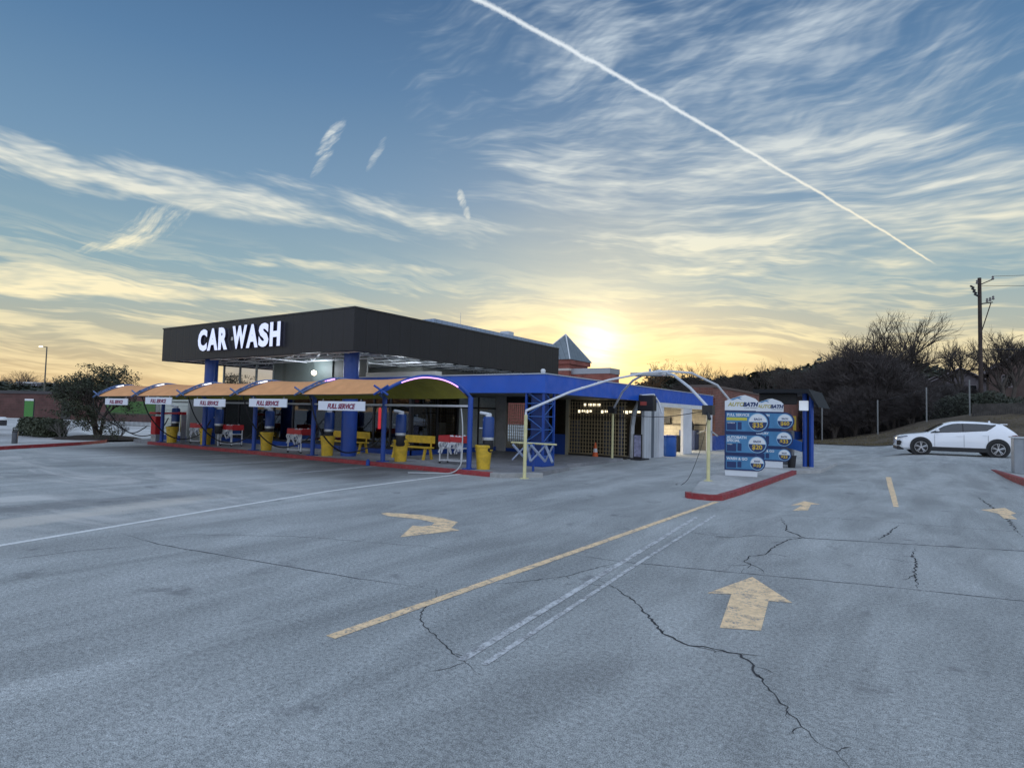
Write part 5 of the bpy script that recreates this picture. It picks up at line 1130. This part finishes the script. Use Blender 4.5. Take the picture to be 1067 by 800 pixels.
# far treeline behind the building
far = [(688, 140, 10.5), (700, 150, 11), (712, 138, 10), (726, 146, 11), (741, 140, 10.3), (756, 150, 11.5), (770, 140, 10.8), (786, 150, 12.5), (802, 145, 13), (818, 150, 12.4), (834, 140, 12), (674, 150, 9.5), (848, 130, 11), (862, 128, 13), (880, 130, 14), (898, 126, 14), (916, 130, 14), (934, 126, 13), (952, 130, 10), (970, 128, 10), (988, 130, 9.5), (1006, 128, 9.5), (1030, 130, 9.5)]
for i, (px, dd, h) in enumerate(far):
    x, y = pol(px, dd); put_tree('far_green', 'distant_tree', 'distant dark green tree in the low treeline above the blue fascia', 'tree', x, y, h, rnd.uniform(0, 6), 'distant green treeline', z=0, sx=1.5)
farb = [(733, 120, 13.0), (795, 125, 14.5), (782, 118, 12.5), (811, 122, 13.5), (760, 126, 12.2), (715, 130, 11.5), (828, 115, 12.5)]
for i, (px, dd, h) in enumerate(farb):
    x, y = pol(px, dd); put_tree(['bare_a', 'bare_b', 'bare_c'][i % 3], 'distant_bare_tree', 'distant bare tree standing over the low green treeline', 'tree', x, y, h, rnd.uniform(0, 6), 'distant bare trees over the treeline', z=0)
x, y = pol(662, 62); put_tree('slim', 'young_tree', 'slim young tree with orange sunlight coloured into its crown right of the brick tower', 'tree', x, y, 7.9, 1., None, z=0, sx=.95)
# left side trees
x, y = -37.6, 15.2; put_tree('oak', 'evergreen_tree', 'rounded dark evergreen tree with several stems on the left planting island', 'tree', x, y, 3.95, .6, None, z=.1, sx=1.22)
lb = [(-12, 120, 8.2, 'bare_b'), (6, 130, 9.0, 'bare_a'), (24, 126, 8.0, 'bare_c'), (60, 120, 7.6, 'bare_b'), (90, 130, 7.2, 'bare_a')]
for i, (px, dd, h, k) in enumerate(lb):
    x, y = pol(px, dd); put_tree(k, 'distant_bare_tree', 'bare tree far off behind the left brick wall', 'tree', x, y, h, i * 1.3, 'bare trees behind the left brick wall', z=0, sx=1.3)
lg = [(-10, 100, 4.6), (8, 104, 5.0), (26, 100, 4.4), (48, 104, 4.8), (70, 100, 4.4), (92, 104, 4.6), (114, 100, 4.2), (136, 104, 4.3), (160, 104, 4.2)]
for i, (px, dd, h) in enumerate(lg):
    x, y = pol(px, dd); put_tree('far_green', 'distant_tree', 'dark low tree behind the left brick wall', 'tree', x, y, h, i * 1.9, 'dark low trees behind the left brick wall', z=0, sx=2.2)
# hedges / shrubs
def shrub(name, label, x, y, rx, ry, h, n, seed, m=LEAF_H, s=.07, z=.1, group=None, flat_=False):
    r_ = random.Random(seed); t = thing(name, label, 'shrub', (x, y, z), 0, group); st = MB()
    for k in range(9):
        a = r_.uniform(0, 6.28); q = (math.cos(a) * rx * .6 * r_.random(), math.sin(a) * ry * .6 * r_.random()); st.tube([(q[0] * .4, q[1] * .4, 0), (q[0], q[1], h * .7)], .018, 4)
    st.build('stem', BARK, t); b = MB()
    for k in range(n):
        p = 4 if flat_ else 2.2
        while True:
            u, v, w = r_.uniform(-1, 1), r_.uniform(-1, 1), r_.uniform(-1, 1); q = abs(u) ** p + abs(v) ** p + abs(w) ** p
            if q < 1 and q > .25 * r_.random(): break
        bump = 1 + .12 * math.sin(5 * u + 3 * w + seed) ; c = Vector((u * rx * bump, v * ry * bump, h * .53 + w * h * .5 * bump)); a = Vector((r_.gauss(0, 1), r_.gauss(0, 1), r_.gauss(0, 1))).normalized(); o = a.orthogonal().normalized(); k_ = s * r_.uniform(.6, 1.3)
        b.add([c - a * k_, c + o * k_ * .5, c + a * k_, c - o * k_ * .5], [(0, 1, 2, 3)])
    b.build('foliage', m, t)
shrub('hedge_shrub', 'clipped dark boxy hedge left of the evergreen tree', -39.9, 13.3, 1.9, .8, .95, 9000, 1, flat_=True, s=.06)
shrub('hedge_shrub', 'dark hedge cut by the left edge of the photo', -42.3, 11.0, 1.3, .9, .85, 7000, 2, flat_=True, s=.06)
GB = mat('grey_twigs', (.16, .15, .14), .9)
def twiggy(label, x, y, h, seed):
    r_ = random.Random(seed); tr, tw, tips = MB(), MB(), []
    for k in range(7):
        a = r_.uniform(0, 6.28); grow(r_, Vector((0, 0, 0)), Vector((math.cos(a) * .6, math.sin(a) * .6, .8)).normalized(), h * .5, .02, 0, 3, tr, tw, tips, .6, 2, .0, .7, (3, 4), 0)
    t = thing('bare_shrub', label, 'shrub', (x, y, .1), 0, None); tr.build('stem', GB, t); tw.build('foliage', GB, t)
twiggy('leafless grey shrub at the foot of the evergreen tree, left of its stems', -36.6, 13.1, .8, 5); twiggy('leafless grey shrub at the foot of the evergreen tree, right of its stems', -36.2, 15.6, .75, 6)
# mulch mound under the tree
md = MB(); md.lathe([(2.0, 0), (1.7, .08), (1.0, .17), (.3, .2)], (0, 0, 0), 26); o = md.build('mulch_mound', MULCH, smooth=True); o.location = (-36.3, 14.6, .09); o['kind'] = 'structure'
# bollard
bo = thing('bollard', 'short dark cylindrical bollard with a cap behind the left red kerb', 'bollard', (-33.2, 10.1, .1)); MB().lathe([(.11, 0), (.11, .48), (.10, .50)], n=16).build('bollard_shaft', mat('bollard_grey', (.06, .065, .075), .5), bo, smooth=True); MB().lathe([(.115, .501), (.115, .54), (.08, .56)], n=16).build('cap', FRAME, bo)
# street lamp
x, y = pol(46.5, 78); x2, y2 = pol(40, 78)
sl_ = thing('street_lamp', 'tall slim street lamp with a short arm and lit head over the left trees', 'street lamp', (x, y, 0))
MB().tube([(0, 0, 0), (0, 0, 9.1)], .10, 8, 0, True, .07).build('pole', mat('lamp_pole', (.12, .12, .10), .5, .3), sl_); MB().tube([(0, 0, 9.05), (x2 - x, y2 - y, 9.15)], .05, 6).build('arm', mat('lamp_pole', (0, 0, 0)), sl_)
MB().box(x2 - x - .25, y2 - y - .15, 9.02, x2 - x + .35, y2 - y + .15, 9.18).build('lamp_head', mat('lamp_head_lit', (.9, .85, .7), emit=(1, .93, .7), es=1.6), sl_, bevel=.05)
# left brick wall, railing, signs
def wall_between(px0, px1, d0, d1, name, label, cat, z0, z1, th, m, extra=None):
    x0, y0 = pol(px0, d0); x1, y1 = pol(px1, d1); L_ = math.hypot(x1 - x0, y1 - y0); a = math.atan2(y1 - y0, x1 - x0)
    t = thing(name, label, cat, (x0, y0, 0), a); MB().box(0, 0, z0, L_, th, z1).build('wall', m, t)
    if extra: extra(t, L_)
    return t
wall_between(-60, 176, 78, 70, 'brick_store', 'long low red brick store beyond the left lot', 'building', 0, 3.0, 8, brick_mat('store_brick', (.115, .05, .045), (.09, .04, .035), (.11, .085, .075), 1, .8, .3), lambda t, L_: (MB().box(-.2, -.15, 3.0, L_ + .2, 8.1, 3.35).build('roof_edge', mat('store_roof_edge', (.05, .045, .05), .6), t), MB().box(L_ * .56, -.06, .0, L_ * .6, -.01, 2.2).build('door', FRAME, t)))
x, y = pol(32, 62); gs_ = thing('menu_sign', 'small green and white drive-through sign on the far left', 'sign', (x, y, 0), R(34)); MB().box(-.45, -.06, .5, .45, .06, 2.1).build('sign_panel', mat('sign_green', (.05, .20, .035), .5), gs_); MB().box(-.45, -.07, 2.11, .45, .07, 2.3).build('sign_top', WHITEP, gs_); MB().box(-.5, -.05, 0, -.46, .05, 2.3).box(.46, -.05, 0, .5, .05, 2.3).build('post', FRAME, gs_)
x, y = pol(112, 60); gb = thing('banner', 'green grassy banner on the railing beyond the first awning bay', 'banner', (x, y, 0), R(34) + .1); MB().box(0, -.03, 1.0, 4.6, .0, 2.3).build('banner_cloth', foliage_mat('banner_green', (.035, .09, .018), (.06, .14, .03)), gb)
for i in range(2): MB().tube([(i * 4.6, 0, 0), (i * 4.6, 0, 2.4)], .04, 6).build('post', FRAME, gb)
x, y = pol(100, 56); x1, y1 = pol(196, 50); L_ = math.hypot(x1 - x, y1 - y)
rl = thing('railing', 'dark metal picket railing across the back of the left lot', 'railing', (x, y, 0), math.atan2(y1 - y, x1 - x)); b = MB(); k = 0
while k < L_: b.box(k, -.012, .1, k + .03, .012, 1.15); k += .18
b.build('picket', FRAME, rl); MB().box(0, -.025, 1.15, L_, .025, 1.2).box(0, -.025, .12, L_, .025, .16).build('rail', FRAME, rl)
x, y = pol(33, 130); wbx = thing('white_building', 'pale flat-roofed building far off behind the left trees', 'building', (x, y, 0), R(34)); MB().box(-3, 0, 0, 3, 8, 6.0).build('wall', mat('pale_blue_wall', (.5, .54, .62), .6), wbx); MB().box(-3.2, -.2, 6.001, 3.2, 8.2, 6.3).build('roof', WHITEP, wbx)
x, y = pol(5, 50); ub = thing('utility_box', 'small white domed utility box behind the hedge on the far left', 'utility box', (x, y, 0)); MB().box(-.25, -.25, 0, .25, .25, .45).build('box_body', BLACKT, ub, bevel=.05); MB().lathe([(.36, .451), (.34, .60), (.15, .70)], n=16).build('lid', WHITEP, ub, smooth=True)
x, y = pol(148, 40)
# ================================================================== right side: fences, utility pole, houses
cf = thing('chain_link_fence', 'chain link fence with tall posts along the foot of the grassy bank', 'fence', (-8.3, 63.5, 0)); ofn = (-8.3, 63.5, 0)
fp = []
for px, dd in ((857, 58), (915, 57), (966, 56), (1011, 55)):
    fp.append(pol(px, dd))
for (x, y) in fp: MB().tube([(x, y, gh(x, y) - .1), (x, y, gh(x, y) + 3.3)], .065, 6).build('post', mat('fence_post_grey', (.22, .23, .23), .6), cf, ofn)
b = MB(); b.tube([(x, y, gh(x, y) + 3.15) for x, y in fp], .012, 4); b.build('top_wire', FRAME, cf, ofn)
b = MB()
for (x0, y0), (x1, y1) in zip(fp, fp[1:]):
    for k in range(26):
        for s in (0, 1):
            t0 = k / 26; t1 = min(1, t0 + .3) if s == 0 else max(0, t0 - .3)
            f0 = lambda t: (x0 + (x1 - x0) * t, y0 + (y1 - y0) * t)
            dt = abs(t1 - t0) / .3; za = gh(*f0(t0)); p0 = f0(t0); p1 = f0(t1); b.tube([(p0[0], p0[1], gh(*p0) + .1), (p1[0], p1[1], gh(*p1) + .1 + 3.0 * dt)], .004, 3, 0, False)
b.build('wire_mesh', FRAME, cf, ofn)
wf = thing('wood_fence', 'tall weathered dark board fence on the bank behind the SUV', 'fence', (*pol(1015, 54), 0)); owf = (*pol(1015, 54), 0)
WOOD = ribbed_mat('weathered_boards', (.085, .075, .068), 'x', .28, .85, 0, .6, .3)
x0, y0 = pol(1014, 54); x1, y1 = pol(1150, 47); k = 0; L_ = math.hypot(x1 - x0, y1 - y0); b = MB(); rr = random.Random(8)
n_b = int(L_ / .16)
for k in range(n_b):
    t = k / n_b; x = x0 + (x1 - x0) * t; y = y0 + (y1 - y0) * t; ux, uy = (x1 - x0) / L_ * .15, (y1 - y0) / L_ * .15; z0 = 1.75; h = 2.05 + rr.uniform(-.03, .03) + .25 * t
    b.add([(x, y, z0), (x + ux, y + uy, z0), (x + ux, y + uy + .03, z0), (x, y + .03, z0), (x, y, z0 + h), (x + ux, y + uy, z0 + h), (x + ux, y + uy + .03, z0 + h), (x, y + .03, z0 + h)], [(0, 3, 2, 1), (4, 5, 6, 7), (0, 1, 5, 4), (1, 2, 6, 5), (2, 3, 7, 6), (3, 0, 4, 7)])
b.build('board_panel', mat('weathered_wood', (.075, .068, .062), .9, var=.35, vscale=2.2), wf, owf)
b = MB()
for k in range(7):
    t = k / 6; x = x0 + (x1 - x0) * t; y = y0 + (y1 - y0) * t; b.tube([(x, y + .12, .2), (x, y + .12, 3.7)], .06, 5)
b.build('post', WOOD, wf, owf)
# bank under wood fence: dirt shoulder
def dirt(x, y): return .05
xs_ = frange(3, 60, 1.5)
sh_ = MB(); A_ = [pol(985, 57.5), pol(1015, 53.5), pol(1150, 46.5)]; B_ = [pol(985, 52), pol(1015, 47), pol(1150, 38)]
vs = []; nn = 24
for i in range(nn + 1):
    t = i / nn * 2; j = min(1, int(t)); f_ = t - j
    a = (A_[j][0] * (1 - f_) + A_[j + 1][0] * f_, A_[j][1] * (1 - f_) + A_[j + 1][1] * f_); c = (B_[j][0] * (1 - f_) + B_[j + 1][0] * f_, B_[j][1] * (1 - f_) + B_[j + 1][1] * f_)
    for q in range(7):
        s = q / 6; x = c[0] * (1 - s) + a[0] * s; y = c[1] * (1 - s) + a[1] * s; vs.append((x, y, .40 + 1.55 * sm(s) + rr.uniform(-.04, .04) * (0 < s < 1)))
    vs.append((a[0] + 6, a[1] + 12, 1.95))
sh_.add(vs, [(i * 8 + q, (i + 1) * 8 + q, (i + 1) * 8 + q + 1, i * 8 + q + 1) for i in range(nn) for q in range(7)])
struct(sh_.build('grass_bank', GRASS, smooth=True))
# utility pole
x, y = pol(1023, 60); up_ = thing('utility_pole', 'tall dark wooden utility pole with insulators right of the woods', 'utility pole', (x, y, 1.5)); PW = mat('pole_wood', (.055, .040, .034), .9, var=.25, vscale=3)
MB().tube([(0, 0, 0), (0, 0, 15.0)], .21, 10, 0, True, .16).build('pole_shaft', PW, up_, smooth=True)
MB().tube([(0, 0, 14.3), (1.1, .75, 14.9)], .05, 6).tube([(0, 0, 12.4), (1.05, .7, 12.6)], .06, 6).tube([(.9, .6, 12.5), (.15, .1, 9.8)], .045, 6).build('bracket', PW, up_)
b = MB()
for q in ((1.1, .75, 14.85), (.6, .4, 12.6), (.85, .56, 12.7), (1.1, .72, 12.85), (-.2, -.12, 14.4)): b.lathe([(.07, 0), (.13, .1), (.06, .2), (.11, .3), (.04, .4)], q, 8)
b.build('insulator', mat('porcelain', (.2, .18, .18), .4), up_)
b = MB()
for k in range(4): b.tube([(-.75 + .1 * k, -.45, 14.2 - k * .28), (-.45 + .1 * k, -.28, 14.0 - k * .28)], .09, 6)
b.build('fuse_cutout', FRAME, up_)
MB().box(-.2, -.3, 2.0, .75, -.2, 2.8).build('meter_plate', WHITEP, up_)
pt = Vector((x, y, 1.5))
def wire(a, b_, sag, label, r=.02):
    P = []
    for i in range(25):
        t = i / 24; q = Vector(a).lerp(Vector(b_), t); q.z -= sag * 4 * t * (1 - t); P.append(q)
    tag(MB().tube(P, r, 4).build('overhead_wire', RUBBER, org=tuple(P[0])), label, 'wire')
wire(pt + Vector((1.1, .75, 15.2)), pt + Vector((38, 6, 15.5)), .5, 'topmost overhead wire running right from the utility pole top')
wire(pt + Vector((0, 0, 14.2)), pt + Vector((38, 7, 14.2)), .6, 'overhead wire running right from just below the pole top')
wire(pt + Vector((0, 0, 7.9)), pt + Vector((36, 8, 10.0)), .8, 'thick low overhead cable running right from the middle of the pole', .05)
wire(pt + Vector((0, 0, 7.9)), pt + Vector((-26, 12, -.5)), 1.2, 'overhead cable dropping left from the pole into the woods', .035)
# houses on the rise
def house(label, px, dd, w, dp, h, rh, rz, wallm, gx=True, z=1.5):
    x, y = pol(px, dd); t = thing('house', label, 'house', (x, y, z), rz)
    MB().box(-w / 2, -dp / 2, 0, w / 2, dp / 2, h).add([(-w / 2, -dp / 2, h), (w / 2, -dp / 2, h), (0, -dp / 2, h + rh), (-w / 2, dp / 2, h), (w / 2, dp / 2, h), (0, dp / 2, h + rh)], [(0, 1, 2), (5, 4, 3)]).build('wall', wallm, t)
    o_ = .5
    r_ = MB().add([(-w / 2 - o_, -dp / 2 - o_, h - o_ * rh / w * 2), (0, -dp / 2 - o_, h + rh + .1), (0, dp / 2 + o_, h + rh + .1), (-w / 2 - o_, dp / 2 + o_, h - o_ * rh / w * 2), (w / 2 + o_, -dp / 2 - o_, h - o_ * rh / w * 2), (w / 2 + o_, dp / 2 + o_, h - o_ * rh / w * 2)], [(0, 1, 2, 3), (1, 4, 5, 2)])
    rf = r_.build('roof', mat('shingles', (.07, .055, .055), .9, var=.25, vscale=2), t); s_ = rf.modifiers.new('s', 'SOLIDIFY'); s_.thickness = .2
    MB().tube([(-w / 2 - o_, -dp / 2 - o_ - .05, h - o_ * rh / w * 2), (0, -dp / 2 - o_ - .05, h + rh + .1), (w / 2 + o_, -dp / 2 - o_ - .05, h - o_ * rh / w * 2)], .12, 5).build('fascia', mat('pale_trim', (.22, .19, .20), .6), t)
    for i, q in enumerate((-w * .25, w * .22)):
        wn_ = MB().box(q - .5, -dp / 2 - .06, h - 2.0, q + .5, -dp / 2 - .01, h - .5).build('window', mat('pale_trim', (0, 0, 0)), t); MB().box(q - .4, -dp / 2 - .08, h - 1.9, q + .4, -dp / 2 - .061, h - .6).build('pane', CARG, wn_)
    return t
HB = mat('house_brown', (.12, .085, .075), .85, var=.2, vscale=.6); HP = mat('house_pink', (.26, .19, .18), .85, var=.15)
house('large brown gabled house at the right edge behind the board fence', 1066, 74, 6.6, 9, 6.8, 2.4, R(-2), HB, z=1.6)
house('small pinkish gabled house seen just right of the utility pole', 1038, 92, 4.4, 8, 7.2, 1.8, R(-4), HP, z=1.8)
house('dark roofed house left of the utility pole behind the woods', 1000, 90, 6.5, 8, 6.6, 1.8, R(0), mat('house_grey', (.17, .15, .16), .85, var=.15), z=1.5)
house('low grey house deeper left behind the bare trees', 975, 96, 6, 8, 6.0, 1.6, R(2), mat('house_blue_grey', (.14, .15, .17), .85, var=.15), z=1.5)
shrub('bush', 'dark evergreen bush at the foot of the utility pole', *pol(1022, 57.5), 2.4, 1.4, 3.4, 6000, 9, LEAF_G, .13, z=1.6)
shrub('bush', 'dark bush before the brown house at the right edge', *pol(1055, 58), 3.0, 1.4, 2.8, 6000, 10, LEAF_G, .13, z=1.7)
shrub('bush', 'dark low bush behind the right end of the chain link fence', *pol(995, 62), 2.6, 1.5, 3.4, 6000, 12, LEAF_G, .13, z=1.2)
# leaf litter and grass tufts on the bank
rr = random.Random(3); b = MB()
for i in range(9000):
    x = rr.uniform(-9, 12); y = rr.uniform(57.6, 66); z = gh(x, y) + .05; h = rr.uniform(.05, .22); a = rr.uniform(0, 3.14); b.add([(x - .03 * math.cos(a), y - .03 * math.sin(a), z), (x + .03 * math.cos(a), y + .03 * math.sin(a), z), (x + rr.uniform(-.08, .08), y, z + h)], [(0, 1, 2)])
t = b.build('grass_tufts', mat('straw_grass', (.14, .115, .06), .95, var=.2)); t['kind'] = 'stuff'; t['label'] = 'dry winter grass tufts covering the bank'; t['category'] = 'grass'
# loose gravel and grit on the near asphalt
rr = random.Random(12); b = MB()
for i in range(1500):
    t_ = rr.random() ** 1.6; a = R(34.2) + rr.uniform(-.68, .68); dd = 3.0 + 12 * t_; x, y = -dd * math.sin(a), dd * math.cos(a); s = rr.uniform(.002, .006); b.add([(x - s, y - s, 0), (x + s, y - s * .7, 0), (x + s * .8, y + s, 0), (x - s * .6, y + s, 0), (x, y, s * 1.3)], [(0, 1, 4), (1, 2, 4), (2, 3, 4), (3, 0, 4)])
t = b.build('grit', mat('grit', (.24, .24, .24), .9, var=.3)); t['kind'] = 'stuff'; t['label'] = 'loose grit scattered on the asphalt'; t['category'] = 'grit'
